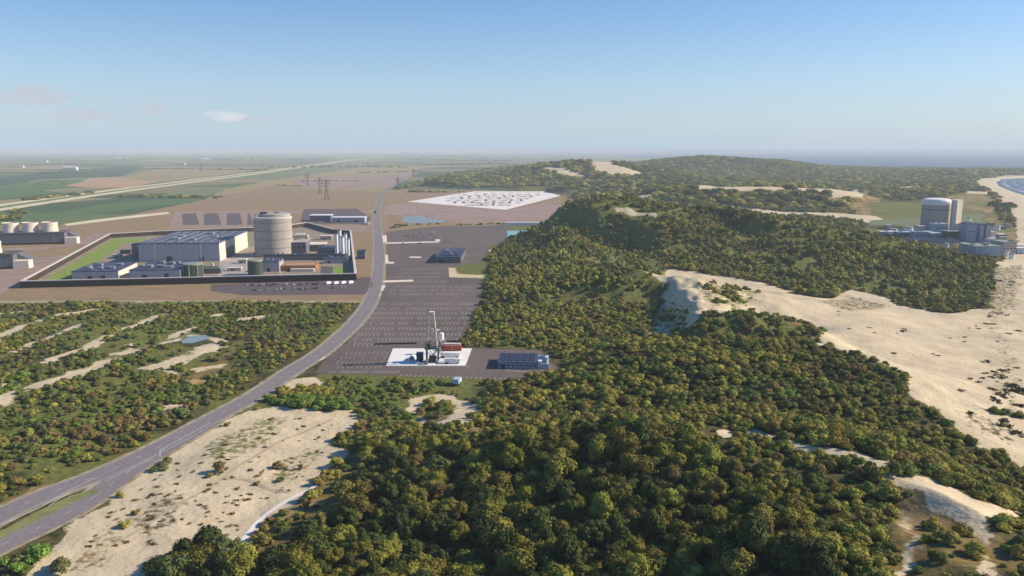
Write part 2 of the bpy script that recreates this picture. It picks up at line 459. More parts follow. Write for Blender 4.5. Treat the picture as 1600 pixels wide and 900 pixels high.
M['green3'] = mat('dark_green_field', S(66, 88, 60), .95, .2, .01, stretch=(1, 4, 1))
M['grassy'] = mat('rough_grass', S(136, 138, 86), .95, .3, .05, c2=S(100, 112, 62), fine=.3)

def water_mat(name, c, rough=.12, wave=.25, wscale=.02):
    m, n, l, b = new_mat(name)
    b.inputs['Base Color'].default_value = c; b.inputs['Roughness'].default_value = rough
    b.inputs['Specular IOR Level'].default_value = .5; b.inputs['IOR'].default_value = 1.33
    nz = noisen(n, l, wscale, 6, rough=.7)
    bp = n.new('ShaderNodeBump'); bp.inputs['Strength'].default_value = wave; bp.inputs['Distance'].default_value = 2.0
    l.new(nz, bp.inputs['Height']); l.new(bp.outputs[0], b.inputs['Normal'])
    return m
M['sea'] = water_mat('sea_water', S(36, 62, 84), .35, .5)
M['foam'] = mat('sea_foam', S(196, 202, 206), .8, .3, .05)
M['sandtrack'] = mat('worn_sand', S(190, 172, 140), .95, .25, .3)
M['pond'] = water_mat('pond_water', S(132, 152, 156), .6, .1, .1)
M['turq'] = water_mat('turquoise_water', S(128, 186, 182), .3, .1, .1)

# ------------------------------------------------------------------ land cover of the ground (outlines on the ground)
SAND = [AP(p, **k) for p, k in [
    ([(50, 905), (74, 862), (122, 818), (180, 771), (238, 722), (312, 678), (386, 640), (440, 634), (500, 640), (556, 645), (560, 662), (520, 692), (545, 710), (505, 742), (450, 790), (400, 830), (372, 870), (340, 915)], {}),
    ([(638, 626), (690, 616), (738, 624), (744, 645), (724, 663), (690, 668), (650, 660), (655, 650), (690, 657), (712, 650), (716, 634), (700, 626), (668, 628), (652, 645), (638, 640)], {}),
    ([(438, 604), (456, 590), (490, 588), (512, 600), (497, 608), (450, 608)], {}),
    ([(1012, 426), (1045, 419), (1085, 424), (1135, 432), (1165, 436), (1215, 448), (1285, 466), (1330, 452), (1372, 462), (1400, 476), (1480, 490), (1545, 480), (1550, 430), (1562, 408), (1610, 396),
      (1700, 470), (1800, 720), (1605, 704), (1560, 688), (1505, 655), (1470, 618), (1415, 588), (1345, 556), (1300, 545), (1258, 538), (1290, 522), (1262, 505), (1225, 492), (1180, 486), (1130, 488), (1098, 492), (1070, 470), (1050, 448)], {'dmin': 360, 'dmax': 1500}),
    ([(1046, 438), (1078, 440), (1100, 494), (1082, 518), (1040, 528), (1012, 530), (1018, 502), (1034, 466)], {'dmin': 480, 'dmax': 800}),
    ([(1205, 694), (1215, 684), (1250, 693), (1300, 700), (1350, 712), (1410, 738), (1475, 752), (1525, 780), (1610, 808), (1610, 822), (1560, 815), (1540, 848), (1510, 846), (1470, 815), (1430, 775), (1390, 745), (1330, 722), (1270, 706)], {'dmax': 330}),
    ([(1405, 790), (1418, 790), (1424, 830), (1432, 860), (1420, 890), (1400, 905), (1380, 900), (1400, 860)], {'dmax': 300}),
    ([(1500, 870), (1540, 862), (1560, 905), (1510, 905)], {'dmax': 300}),
    ([(1425, 592), (1500, 630), (1610, 660), (1720, 740), (1612, 738), (1562, 712), (1508, 680), (1464, 642), (1428, 612)], {'dmin': 250, 'dmax': 600}),
    ([(1112, 676), (1135, 670), (1160, 680), (1120, 684)], {'dmax': 330}), ([(1165, 672), (1190, 668), (1205, 680), (1180, 684)], {'dmax': 330}),
    ([(958, 323), (985, 326), (1024, 333), (1028, 339), (985, 336), (962, 330)], {'dmin': 900, 'dmax': 1400}),
    ([(915, 251), (930, 251), (962, 258), (1002, 270), (1000, 275), (955, 273), (925, 266)], {}),
    ([(838, 263), (862, 261), (908, 270), (918, 277), (890, 276), (862, 268)], {}),
    ([(1076, 292), (1110, 289), (1180, 292), (1292, 295), (1288, 300), (1180, 298), (1090, 298)], {'dmax': 2400}),
    ([(1085, 314), (1150, 322), (1230, 331), (1310, 333), (1372, 338), (1380, 345), (1365, 349), (1300, 340), (1215, 337), (1140, 328)], {'dmin': 1350, 'dmax': 2400}),
    ([(1000, 306), (1045, 300), (1050, 303), (1005, 311)], {'dmax': 2800}),
    ([(1285, 296), (1340, 296), (1350, 309), (1300, 309)], {'dmax': 2600}),
    ([(1520, 285), (1535, 279), (1562, 275), (1600, 273), (1700, 273), (1700, 279), (1600, 278), (1564, 281), (1560, 286), (1580, 296), (1604, 308), (1700, 350), (1700, 480), (1610, 470), (1545, 480),
      (1552, 430), (1570, 400), (1590, 385), (1588, 350), (1575, 320), (1545, 300)], {}),
    ([(1390, 294), (1462, 293), (1465, 297), (1395, 298)], {}), ([(1500, 298), (1560, 300), (1560, 306), (1505, 302)], {}),
    ([(838, 325), (872, 318), (876, 323), (845, 330)], {'dmin': 1300, 'dmax': 2600}),
    ([(700, 418), (712, 418), (716, 428), (757, 429), (757, 434), (702, 434)], {}),
    ([(1205, 405), (1210, 405), (1210, 408), (1204, 408)], {'dmax': 1400}),
]]
def strip(pts, w0, w1=None):
    """a strip of bare sand along a line of photo points on the plain"""
    P = GP(pts); n = len(P); w1 = w1 or w0
    L, R_ = [], []
    for i, (x, y) in enumerate(P):
        a = P[max(i - 1, 0)]; b = P[min(i + 1, n - 1)]
        dx, dy = b[0] - a[0], b[1] - a[1]; q = math.hypot(dx, dy); w = (w0 + (w1 - w0) * i / (n - 1)) / 2
        L.append((x - dy / q * w, y + dx / q * w)); R_.append((x + dy / q * w, y - dx / q * w))
    return L + R_[::-1]
STRIPS = [strip(p, a, b) for p, a, b in [
    ([(-30, 545), (30, 510), (90, 492), (168, 482)], 12, 9), ([(20, 552), (60, 530), (110, 514), (165, 492)], 8, 7),
    ([(66, 566), (120, 548), (180, 520), (230, 500), (276, 486)], 10, 8), ([(-30, 642), (40, 612), (110, 590), (170, 562), (230, 540), (300, 524), (345, 534)], 13, 9),
    ([(-30, 500), (30, 486), (36, 484)], 10, 6), ([(330, 492), (350, 494)], 10, 6), ([(205, 540), (250, 530), (310, 512)], 8, 8), ([(225, 580), (270, 566), (345, 538)], 16, 14), ([(262, 582), (330, 575), (362, 572)], 12, 10),
    ([(370, 500), (420, 495)], 14, 10), ([(260, 640), (300, 634)], 6, 5), ([(10, 600), (-30, 610)], 8, 8)]]
DRY = [AP(p, **k) for p, k in [
    ([(90, 870), (150, 812), (205, 770), (262, 722), (240, 745), (200, 790), (170, 830), (160, 880)], {}),
    ([(500, 705), (560, 665), (590, 690), (572, 730), (535, 790), (460, 850), (400, 900), (370, 890), (400, 830), (460, 785), (515, 738)], {}),
    ([(225, 560), (330, 540), (370, 575), (300, 600), (230, 590)], {}),
    ([(630, 615), (700, 598), (800, 615), (790, 650), (740, 672), (640, 668)], {}),
    ([(1400, 760), (1480, 770), (1600, 850), (1600, 905), (1400, 905)], {'dmax': 300}),
    ([(1080, 500), (1180, 486), (1290, 520), (1260, 545), (1160, 530), (1090, 528)], {'dmin': 400, 'dmax': 800}),
    ([(1280, 290), (1360, 290), (1380, 340), (1300, 345)], {'dmax': 2600}),
    ([(1480, 305), (1560, 300), (1590, 350), (1590, 400), (1500, 400), (1470, 330)], {'dmax': 2600}),
    ([(840, 300), (900, 300), (870, 345), (800, 350)], {'dmax': 2600}),
    ([(90, 748), (240, 690), (250, 702), (150, 742), (0, 806), (-40, 826), (-40, 808)], {}),
    ([(1010, 470), (1050, 470), (1040, 520), (1000, 545), (960, 545), (990, 500)], {'dmin': 450, 'dmax': 800}),
]]
GREEN = [AP(p, **k) for p, k in [
    ([(700, 412), (762, 410), (765, 437), (702, 437)], {}), ([(600, 352), (700, 346), (690, 356), (600, 364)], {}), ([(690, 600), (790, 612), (780, 625), (700, 612)], {}),
    ([(780, 350), (850, 348), (845, 385), (780, 395), (750, 410)], {}), ([(1360, 318), (1450, 318), (1540, 330), (1540, 350), (1360, 350)], {'dmin': 1300, 'dmax': 2600}),
]]
def cover(polys, x, y, warp, soft):
    """soft mask of a set of outlines with an uneven edge"""
    dx = (fbm(x, y, warp * 3, 3, 31) - .5) * warp * 2.2; dy = (fbm(x, y, warp * 3, 3, 77) - .5) * warp * 2.2
    m = np.zeros(x.shape)
    for P in polys:
        A = np.array(P); lo = A.min(0) - 60; hi = A.max(0) + 60
        k = np.nonzero((x > lo[0]) & (x < hi[0]) & (y > lo[1]) & (y < hi[1]))[0]
        if not len(k): continue
        m[k] = np.maximum(m[k], smooth(soft, -soft, sdf(P, x[k] + dx[k], y[k] + dy[k])))
    return m

SPECK = [AP(p, **k) for p, k in [
    ([(1075, 450), (1130, 452), (1190, 462), (1175, 485), (1105, 490)], {'dmin': 450, 'dmax': 800}), ([(1010, 495), (1050, 450), (1085, 480), (1090, 515), (1040, 532), (1005, 532)], {'dmin': 450, 'dmax': 800}),
    ([(1085, 436), (1140, 440), (1190, 458), (1180, 464), (1120, 450)], {'dmin': 450, 'dmax': 800}),
    ([(190, 815), (270, 765), (310, 770), (290, 815), (220, 850)], {}), ([(100, 870), (170, 815), (200, 830), (170, 890), (110, 900)], {}), ([(300, 700), (400, 650), (450, 650), (440, 690), (330, 735)], {}), ([(430, 720), (500, 690), (520, 700), (480, 750), (420, 770)], {}),
    ([(1545, 420), (1600, 410), (1600, 480), (1560, 500), (1590, 560), (1600, 690), (1560, 660), (1560, 560), (1530, 470)], {}), ([(1270, 470), (1330, 460), (1400, 480), (1330, 490)], {}),
    ([(1405, 790), (1500, 800), (1560, 850), (1540, 905), (1400, 905)], {'dmax': 300}), ([(1490, 640), (1545, 690), (1600, 700), (1600, 670), (1530, 640)], {})]]
def sand_mask(x, y, sp=.5):
    s_ = cover(STRIPS, x, y, 7.0, 4.5) * (1 - .6 * smooth(.5, .64, fbm(x, y, 17, 3, 303)))
    s_ = np.maximum(cover(SAND, x, y, 5.0, 4.0), s_)
    return s_ * (1 - sp * cover(SPECK if sp <= .5 else SPECK[:3], x, y, 5.0, 8.0) * (1 if sp <= .5 else smooth(.5, .6, fbm(x, y, 11, 2, 404))))

# ------------------------------------------------------------------ ground sheet: a fan of rows, closer together near by
ang = np.concatenate([np.linspace(-1.45, -.72, 40, endpoint=False), np.linspace(-.72, .72, 520), np.linspace(.72, 1.45, 41)[1:]])
rad = np.concatenate([np.linspace(5, 110, 24, endpoint=False), np.geomspace(110, 7000, 900), np.geomspace(7000, 240000, 90)[1:]])
AA, RR = np.meshgrid(ang, rad)
gx = (np.sin(AA) * RR).ravel(); gy = (np.cos(AA) * RR).ravel()
gz = terrain(gx, gy)
na, nr = len(ang), len(rad)
idx = np.arange(na * nr).reshape(nr, na)
quads = np.stack([idx[:-1, :-1], idx[:-1, 1:], idx[1:, 1:], idx[1:, :-1]], -1).reshape(-1, 4)

def np_mesh(name, verts, faces, attrs=None, smooth_=True):
    me = bpy.data.meshes.new(name)
    nv, nf, k = len(verts), len(faces), faces.shape[1]
    me.vertices.add(nv); me.vertices.foreach_set('co', np.ascontiguousarray(verts, np.float32).ravel())
    me.loops.add(nf * k); me.loops.foreach_set('vertex_index', np.ascontiguousarray(faces, np.int32).ravel())
    me.polygons.add(nf); me.polygons.foreach_set('loop_start', np.arange(0, nf * k, k, dtype=np.int32))
    if smooth_: me.polygons.foreach_set('use_smooth', np.ones(nf, bool))
    for nm, arr in (attrs or {}).items():
        a = me.attributes.new(nm, 'FLOAT', 'POINT'); a.data.foreach_set('value', np.ascontiguousarray(arr, np.float32))
    me.update(calc_edges=True)
    return me

inn_g = smooth(10, -12, sdf(DUNE_LAND, gx, gy))
Dg = np.hypot(gx, gy)
BARE = [sd for sd in SAND]
warp_g = 1
m_sand = sand_mask(gx, gy)
m_dry = cover(DRY, gx, gy, 7.0, 9.0)
m_green = cover(GREEN, gx, gy, 5.0, 6.0)
SCRUB = GP([(-700, 900), (-500, 470), (562, 470), (560, 500), (500, 552), (400, 617), (240, 703), (0, 806), (-100, 860), (-100, 905), (300, 905), (380, 880), (555, 665), (640, 668), (780, 655), (880, 598), (690, 588), (500, 582), (430, 605), (200, 760), (40, 860), (-200, 1100)])
m_scrub = smooth(6, -6, sdf(SCRUB, gx, gy))
m_green = np.maximum(m_green, inn_g * smooth(360, 480, Dg) * .85 * smooth(.44, .6, fbm(gx, gy, 70, 3, 222)))
m_green = np.maximum(m_green, m_scrub * (1 - inn_g) * .8 * smooth(.38, .55, fbm(gx, gy, 40, 3, 223)))
m_farm = smooth(-10, 10, sdf(DUNE_LAND, gx, gy)) * smooth(650, 760, gy)
beach = np.maximum(smooth(75, 40, sdf(SEA_NEAR, gx, gy)), smooth(300, 180, sdf(SEA_FAR, gx, gy)) * (gx > 1500))
m_sand = np.maximum(m_sand, beach)
ground_me = np_mesh('ground', np.stack([gx, gy, gz], -1), quads, {'sand': m_sand, 'dry': m_dry, 'lush': m_green, 'farm': m_farm * (1 - inn_g)})

m, n, l, b = new_mat('land_cover')
def att(nm):
    a = n.new('ShaderNodeAttribute'); a.attribute_name = nm; return a.outputs['Fac']
n_f = noisen(n, l, .35, 5); n_m = noisen(n, l, .06, 4); n_c = noisen(n, l, .012, 4); n_vf = noisen(n, l, 1.6, 3)
def edge(mask, nz, k=1.3, off=0.0):
    v = mathn(n, l, 'ADD', mask, mathn(n, l, 'MULTIPLY', mathn(n, l, 'SUBTRACT', nz, .5), k))
    return mathn(n, l, 'MULTIPLY_ADD', v, 5.0, -2.0 + off, clamp=True)
veg = mixn(n, l, mathn(n, l, 'MULTIPLY_ADD', n_m, 3, -1, clamp=True), S(70, 72, 38), S(112, 102, 62))
veg = mixn(n, l, mathn(n, l, 'MULTIPLY_ADD', n_f, 4, -1.6, clamp=True), veg, S(48, 50, 28))
dry = mixn(n, l, mathn(n, l, 'MULTIPLY_ADD', n_f, 4, -1.4, clamp=True), S(140, 112, 62), S(112, 104, 58))
dry = mixn(n, l, mathn(n, l, 'MULTIPLY_ADD', n_m, 4, -1.9, clamp=True), dry, S(188, 160, 116))
lush = mixn(n, l, mathn(n, l, 'MULTIPLY_ADD', n_f, 3, -1, clamp=True), S(122, 122, 62), S(84, 92, 44))
# farmland far out on the plain: long fields of changing crops
g = n.new('ShaderNodeNewGeometry')
mp = n.new('ShaderNodeMapping'); mp.inputs['Rotation'].default_value = (0, 0, .25); mp.inputs['Scale'].default_value = (1 / 620, 1 / 420, 0)
l.new(g.outputs['Position'], mp.inputs[0])
vo = n.new('ShaderNodeTexVoronoi'); vo.distance = 'CHEBYCHEV'; vo.inputs['Scale'].default_value = 1.0; vo.inputs['Randomness'].default_value = .9
l.new(mp.outputs[0], vo.inputs['Vector'])
sp = n.new('ShaderNodeSeparateColor'); l.new(vo.outputs['Color'], sp.inputs[0])
cr = n.new('ShaderNodeValToRGB'); l.new(sp.outputs[0], cr.inputs[0])
cr.color_ramp.interpolation = 'CONSTANT'
els = cr.color_ramp.elements
stops = [(0, S(84, 108, 62)), (.2, S(112, 124, 78)), (.36, S(66, 90, 58)), (.5, S(152, 140, 100)), (.62, S(96, 116, 70)), (.74, S(176, 158, 122)), (.82, S(72, 92, 62)), (.93, S(132, 128, 92))]
els[0].position, els[0].color = stops[0]; els[1].position, els[1].color = stops[-1]
for p_, c_ in stops[1:-1]:
    e = els.new(p_); e.color = c_
farm = mixn(n, l, mathn(n, l, 'MULTIPLY', n_c, .35), cr.outputs[0], S(110, 110, 76))
vo2 = n.new('ShaderNodeTexVoronoi'); vo2.distance = 'CHEBYCHEV'; vo2.feature = 'DISTANCE_TO_EDGE' if False else 'F1'
sand = mixn(n, l, mathn(n, l, 'MULTIPLY_ADD', n_m, 3, -1, clamp=True), S(222, 204, 168), S(204, 186, 152))
sand = mixn(n, l, mathn(n, l, 'MULTIPLY_ADD', n_c, 4, -1.9, clamp=True), sand, S(196, 184, 154))
sand = mixn(n, l, mathn(n, l, 'MULTIPLY_ADD', n_vf, 3, -1.55, clamp=True), sand, S(168, 152, 116))
sand = mixn(n, l, mathn(n, l, 'MULTIPLY', mathn(n, l, 'MULTIPLY_ADD', n_vf, 8, -4.9, clamp=True), mathn(n, l, 'MULTIPLY_ADD', n_m, 5, -2.3, clamp=True)), sand, S(104, 98, 60))
c = mixn(n, l, att('farm'), veg, farm)
c = mixn(n, l, edge(att('dry'), n_f), c, dry)
c = mixn(n, l, edge(att('lush'), n_f), c, lush)
es = edge(att('sand'), n_f, 1.1)
c = mixn(n, l, es, c, sand)
l.new(c, b.inputs['Base Color']); b.inputs['Roughness'].default_value = .95; b.inputs['Specular IOR Level'].default_value = .15
bp = n.new('ShaderNodeBump'); bp.inputs['Strength'].default_value = .5; bp.inputs['Distance'].default_value = 1.0
l.new(mathn(n, l, 'ADD', n_f, mathn(n, l, 'MULTIPLY', n_m, 2.0)), bp.inputs['Height']); l.new(bp.outputs[0], b.inputs['Normal'])
M['land'] = m
tag(link_mesh('ground', ground_me, m), kind='structure')

# sea: one level sheet, the ground drops below it off the coast
sea = MB().add([(-260000, 1500, -2.2), (-260000, 260000, -2.2), (260000, 260000, -2.2), (260000, -600, -2.2), (520, -600, -2.2), (520, 1500, -2.2)], [(0, 5, 4, 3, 2, 1)])
tag(sea.build('sea', M['sea']), kind='structure')

# ------------------------------------------------------------------ sheets on the flat ground
def sheet(name, poly, z, m, parent=None, kind='structure'):
    a = sum(poly[i - 1][0] * poly[i][1] - poly[i][0] * poly[i - 1][1] for i in range(len(poly)))
    if a < 0: poly = poly[::-1]
    bm = bmesh.new()
    f = bm.faces.new([bm.verts.new((x, y, z)) for x, y in poly])
    f.normal_update(); bmesh.ops.triangulate(bm, faces=[f])
    me = bpy.data.meshes.new(name); bm.to_mesh(me); bm.free()
    o = link_mesh(name, me, m, parent)
    if kind and parent is None: o['kind'] = kind
    return o

def catmull(P, per=8):
    P = [np.array(p, float) for p in P]; out = []
    for i in range(len(P) - 1):
        a, b_, c_, d = P[max(i - 1, 0)], P[i], P[i + 1], P[min(i + 2, len(P) - 1)]
        for k in range(per):
            t = k / per
            out.append(.5 * ((2 * b_) + (-a + c_) * t + (2 * a - 5 * b_ + 4 * c_ - d) * t * t + (-a + 3 * b_ - 3 * c_ + d) * t ** 3))
    out.append(P[-1]); return out

def offsets(P, off):
    out = []
    for i, p in enumerate(P):
        a = P[max(i - 1, 0)]; b_ = P[min(i + 1, len(P) - 1)]
        d = b_ - a; d = d / (np.hypot(*d) + 1e-9)
        o = off(i) if callable(off) else off
        out.append((p[0] + d[1] * o, p[1] - d[0] * o))
    return out

def ribbon(mb, P, o1, o2, z, dash=None):
    """o1, o2: offsets to the right of the line; dash=(on, off) in metres"""
    A = offsets(P, o1); B = offsets(P, o2)
    s = 0
    for i in range(len(P) - 1):
        seg = float(np.hypot(*(P[i + 1] - P[i])))
        if dash is None or (s % (dash[0] + dash[1])) < dash[0]:
            mb.add([(*A[i], z), (*B[i], z), (*B[i + 1], z), (*A[i + 1], z)], [(0, 1, 2, 3)])
        s += seg
    return mb
def resample(P, step):
    out = [P[0]]; acc = 0
    for a, b_ in zip(P[:-1], P[1:]):
        d = np.hypot(*(b_ - a)); pos = step - acc
        while pos < d:
            out.append(a + (b_ - a) * pos / d); pos += step
        acc = (acc + d) % step
    return out

rn = resample(catmull(roadN), 3.0); rs = resample(catmull(roadS), 3.0)
def road(name, P, half, z):
    v = MB(); ribbon(v, P, -half - 1.6, half + 1.6, z - .04)
    o = v.build(name + '_verge' if False else 'verge', M['verge']); tag(o, kind='structure')
    r = ribbon(MB(), P, -half, half, z).build(name, M['asphalt']); tag(r, kind='structure')
    return r
r1 = road('road', rn, 6.0, .10)
r2 = road('slip_road', rs, 5.2, .115)
mk = MB()
near = [p for p in rn if p[1] < 900]
ribbon(mk, near, -5.5, -5.25, .13); ribbon(mk, near, 5.25, 5.5, .13)
nearc = resample(catmull(roadN), 1.5)
ribbon(mk, [p for p in nearc if p[1] < 700], -.12, .12, .131, (3, 9))
ribbon(mk, resample(rs, 1.5), -.12, .12, .132, (3, 9))
def gline(pts, w, z=.134):
    return ribbon(mk, [np.array(G(*p)) for p in pts], -w / 2, w / 2, z)
gline([(0, 821), (60, 795), (105, 768), (152, 746)], .35); gline([(75, 792), (110, 768), (155, 754)], .35)
gline([(250, 704), (275, 690), (330, 660)], .4); gline([(250, 704), (250, 714)], .4)
gline([(165, 752), (200, 735), (240, 716)], .3)
o = mk.build('road_marking', M['paint']); tag(o, kind='structure')

island = sheet('traffic_island', GP([(-60, 866), (0, 831), (60, 799), (110, 775), (150, 764), (154, 770), (120, 783), (60, 812), (0, 842), (-60, 874)]), .16, M['grassy'])
sheet('parking_lot', LOT, .05, M['asphalt_lot'])
sheet('brown_field', GP([(-400, 471), (-400, 352), (90, 352), (200, 336), (320, 312), (420, 291), (500, 275), (560, 268), (655, 266), (625, 280), (606, 296), (880, 298), (876, 320), (852, 346), (790, 353), (690, 353), (604, 362), (603, 445), (570, 471)]), .02, M['brown'])
sheet('plain_field', GP([(320, 312), (350, 296), (430, 280), (560, 260), (660, 262), (625, 280), (606, 296), (600, 300), (420, 291)]), .06, M['brown2'])
sheet('track', GP([(-400, 475), (-400, 470), (570, 470), (560, 473)]), .08, M['verge'])
sheet('earth_yard', GP([(597, 336), (604, 322), (640, 316), (790, 329), (850, 318), (880, 320), (856, 345), (800, 350), (745, 352), (700, 345), (640, 336)]), .07, M['pink'])
sheet('gravel_yard', YARD, .10, M['gravel'])
sheet('pale_lot', GP([(455, 292), (470, 280), (560, 274), (652, 272), (612, 293)]), .09, M['pink'])
sheet('pond', GP([(628, 347), (630, 338), (660, 338), (672, 342), (698, 345), (690, 348), (655, 349)]), .12, M['pond'])
sheet('green_field', GP([(22, 346), (40, 336), (100, 330), (170, 318), (230, 313), (322, 309), (300, 317), (230, 324), (150, 333), (90, 341)]), .11, M['green1'])
sheet('green_field', GP([(255, 303), (345, 293), (350, 299), (320, 307), (240, 308)]), .12, M['green2'])
sheet('ploughed_field', GP([(100, 290), (150, 280), (215, 278), (260, 282), (200, 293), (140, 293)]), .10, M['orange_soil'])
sheet('dry_field', GP([(182, 277), (240, 265), (345, 262), (400, 266), (300, 281), (230, 283)]), .11, M['brown2'])
sheet('green_field', GP([(-60, 306), (60, 282), (140, 279), (98, 291), (60, 300), (100, 300), (-60, 318)]), .10, M['green1'])
sheet('green_field', GP([(-60, 284), (100, 266), (230, 258), (190, 276), (60, 281), (-60, 300)]), .09, M['green3'])
sheet('green_field', GP([(350, 279), (420, 270), (560, 256), (590, 252), (560, 262), (430, 281)]), .13, M['green2'])
for k, (x0, x1, y) in enumerate([(640, 900, 290), (660, 760, 283)]):
    sheet('gravel_strip', GP([(x0, y + 4), (x0 + 30, y), (x1, y), (x1 - 20, y + 4)]), .14, M['pink'])
# the pale double embankment that crosses the plain
dyke = [np.array(p) for p in GP([(-120, 343), (0, 326), (100, 311), (200, 297), (300, 284), (400, 271), (500, 257), (560, 249), (600, 245.5)])]
dk = resample(catmull(dyke), 60)
d_ = MB(); ribbon(d_, dk, -66, -34, .18); ribbon(d_, dk, -2, 34, .18); tag(d_.build('pale_track', M['tan']), kind='structure')
d_ = MB(); ribbon(d_, dk, -34, -2, .16); tag(d_.build('grass_strip', M['green2']), kind='structure')
# strips of fields behind the far power station
M['mutedgreen'] = mat('muted_green_field', S(96, 112, 76), .95, .3, .02, c2=S(122, 118, 82), fine=.1)
for k, (pts, mm) in enumerate([([(1355, 352), (1365, 336), (1460, 330), (1540, 330), (1530, 352)], 'mutedgreen'), ([(1320, 330), (1340, 321), (1530, 321), (1536, 327), (1370, 333)], 'conc_dark'),
                               ([(1330, 312), (1350, 304), (1500, 304), (1520, 310)], 'conc_dark'), ([(1330, 319), (1345, 313), (1520, 313), (1525, 318)], 'grassy')]):
    sheet('field_strip', AP(pts, dmin=1150, dmax=3000), .25 + .02 * k, M[mm])
# ------------------------------------------------------------------ buildings
def mpp(px, py):
    d = ray(px, py); t = CAM_Z / -d[2]; return t / F
def box_parts(root, w, d, h, wall, roof, roof_kind='flat', side=None, rise=2.0, over=.4, door=None, win=None, pil=None, vents=0, par=.8, seed=0):
    """walls, roof, doors, windows, pilasters and roof units of a plain building, front along x at y=0"""
    rr = random.Random(seed)
    MB().box(0, 0, -1, w, d, h).build('wall', wall, root)
    if side is not None: MB().box(w - .2, .3, -1, w + .15, d - .3, h - .1).build('end_wall', side, root)
    if roof_kind == 'flat':
        rf = MB().box(-over, -over, h + .003, w + over, d + over, h + par).build('roof', roof, root)
    else:
        rf = MB().gable(0, 0, w, d, h + .003, rise, over).build('roof', roof, root)
    for k in range(vents):
        x = w * rr.uniform(.12, .88); y = d * rr.uniform(.15, .8); s_ = min(w, d) * rr.uniform(.05, .1) + 1
        MB().cbox(x, y, h + .2, s_, s_ * 1.3, par + rr.uniform(1.2, 2.4) + (rise if roof_kind != 'flat' else 0)).build('roof_unit', M['steel'], rf)
    for (x, dw, dh) in door or []:
        MB().box(x, -.18, -.5, x + dw, .1, dh).build('door', M['steel_dk'], root)
    if win:
        n_, wh, z_ = win
        for k in range(n_):
            x = w * (k + .5) / n_; ww = w / n_ * .55
            MB().box(x - ww / 2, -.15, z_, x + ww / 2, .1, z_ + wh).build('window', M['glass'], root)
    for x in pil or []:
        MB().box(w * x - .6, -.5, -.5, w * x + .6, -.01, h + .2).build('pilaster', M['cream'], root)
    return rf
def bld(name, label, cat, px, py, w, d, h, rot, wall, roof, **k):
    x, y = G(px, py)
    root = empty(name, (x, y, 0), math.radians(rot), label, cat)
    box_parts(root, w, d, h, M[wall], M[roof], **k)
    return root
PR = 9.0
def pw(a, b, py): return (b - a) * mpp((a + b) / 2, py)

# compound floor, lawns and hardstandings
sheet('compound_floor', GP([(40, 446), (172, 371), (240, 367), (390, 361), (450, 357), (480, 353), (520, 363), (548, 366), (556, 435)]), .13, mat('compound_ground', S(150, 138, 118), .95, .15, .02, c2=S(140, 128, 100), fine=.1))
sheet('lawn', GP([(62, 443), (176, 374), (228, 372), (222, 378), (195, 379), (110, 440)]), .17, M['lawn'])
sheet('lawn', GP([(362, 365), (390, 363), (390, 381), (362, 381)]), .17, M['lawn'])
sheet('lawn', GP([(522, 417), (543, 417), (544, 430), (520, 430)]), .17, M['lawn'])
sheet('hardstanding', GP([(502, 416), (521, 417), (519, 430), (500, 430)]), .175, M['conc_dark'])
sheet('hardstanding', GP([(345, 395), (395, 395), (400, 432), (340, 433)]), .16, M['conc'])
sheet('hardstanding', GP([(330, 445), (580, 433), (582, 446), (570, 460), (380, 461), (330, 455)]), .12, M['asphalt_dk'])
for k, (a, b_) in enumerate([(286, 312), (319, 346), (354, 380), (386, 396)]):
    sheet('parking_plot', GP([(a, 352), (a - 2 + k, 334), (b_ - 6, 333), (b_, 351)]), .12, M['asphalt_dk'])
sheet('earth_track', GP([(262, 356), (275, 330), (500, 328), (588, 330), (588, 333), (400, 332), (400, 356)]), .10, M['pink'])
sheet('earth_track', GP([(100, 350), (150, 343), (262, 331), (266, 334), (160, 346), (105, 353)]), .105, M['tan'])
sheet('earth_track', GP([(450, 352), (560, 352), (590, 358), (590, 364), (560, 362), (450, 358)]), .11, M['pink'])
sheet('earth_yard', GP([(-200, 405), (40, 394), (150, 380), (170, 366), (150, 364), (120, 382), (-200, 400)]), .10, M['pink'])
sheet('earth_yard', GP([(-200, 470), (-200, 425), (50, 405), (110, 398), (90, 412), (20, 448), (0, 462)]), .105, M['pink'])
sheet('asphalt_plot', GP([(470, 345), (474, 327), (556, 326), (580, 340), (574, 352), (560, 350), (480, 350)]), .14, M['asphalt_dk'])
sheet('dark_yard', GP([(696, 367), (790, 364), (800, 375), (760, 386), (716, 386)]), .09, mat('asphalt_worn', S(112, 100, 92), .9, .2, .05, fine=.3))

# perimeter wall
root = empty('perimeter_wall', (0, 0, 0), 0, 'dark concrete perimeter wall with pale coping around the power station compound', 'wall')
ring = GP([(34, 450), (172, 372), (240, 368), (390, 362), (450, 358), (480, 353.5), (520, 364.5), (548, 367), (556, 437.5)])
for i in range(len(ring)):
    a = np.array(ring[i]); b_ = np.array(ring[(i + 1) % len(ring)])
    d = (b_ - a) / np.hypot(*(b_ - a)); nn = np.array([-d[1], d[0]])
    q = lambda p, o, e=0: tuple(p + nn * o + d * e)
    hh = 6.0
    MB().prism([q(a, -.7), q(b_, -.7), q(b_, .7), q(a, .7)], -.5, hh).build('wall_run', M['wall_dark'], root)
    MB().prism([q(a, -1.3, -.4), q(b_, -1.3, .4), q(b_, 1.3, .4), q(a, 1.3, -.4)], hh + .01 + .004 * i, hh + .7 + .004 * i).build('coping', M['wall_top'], root)

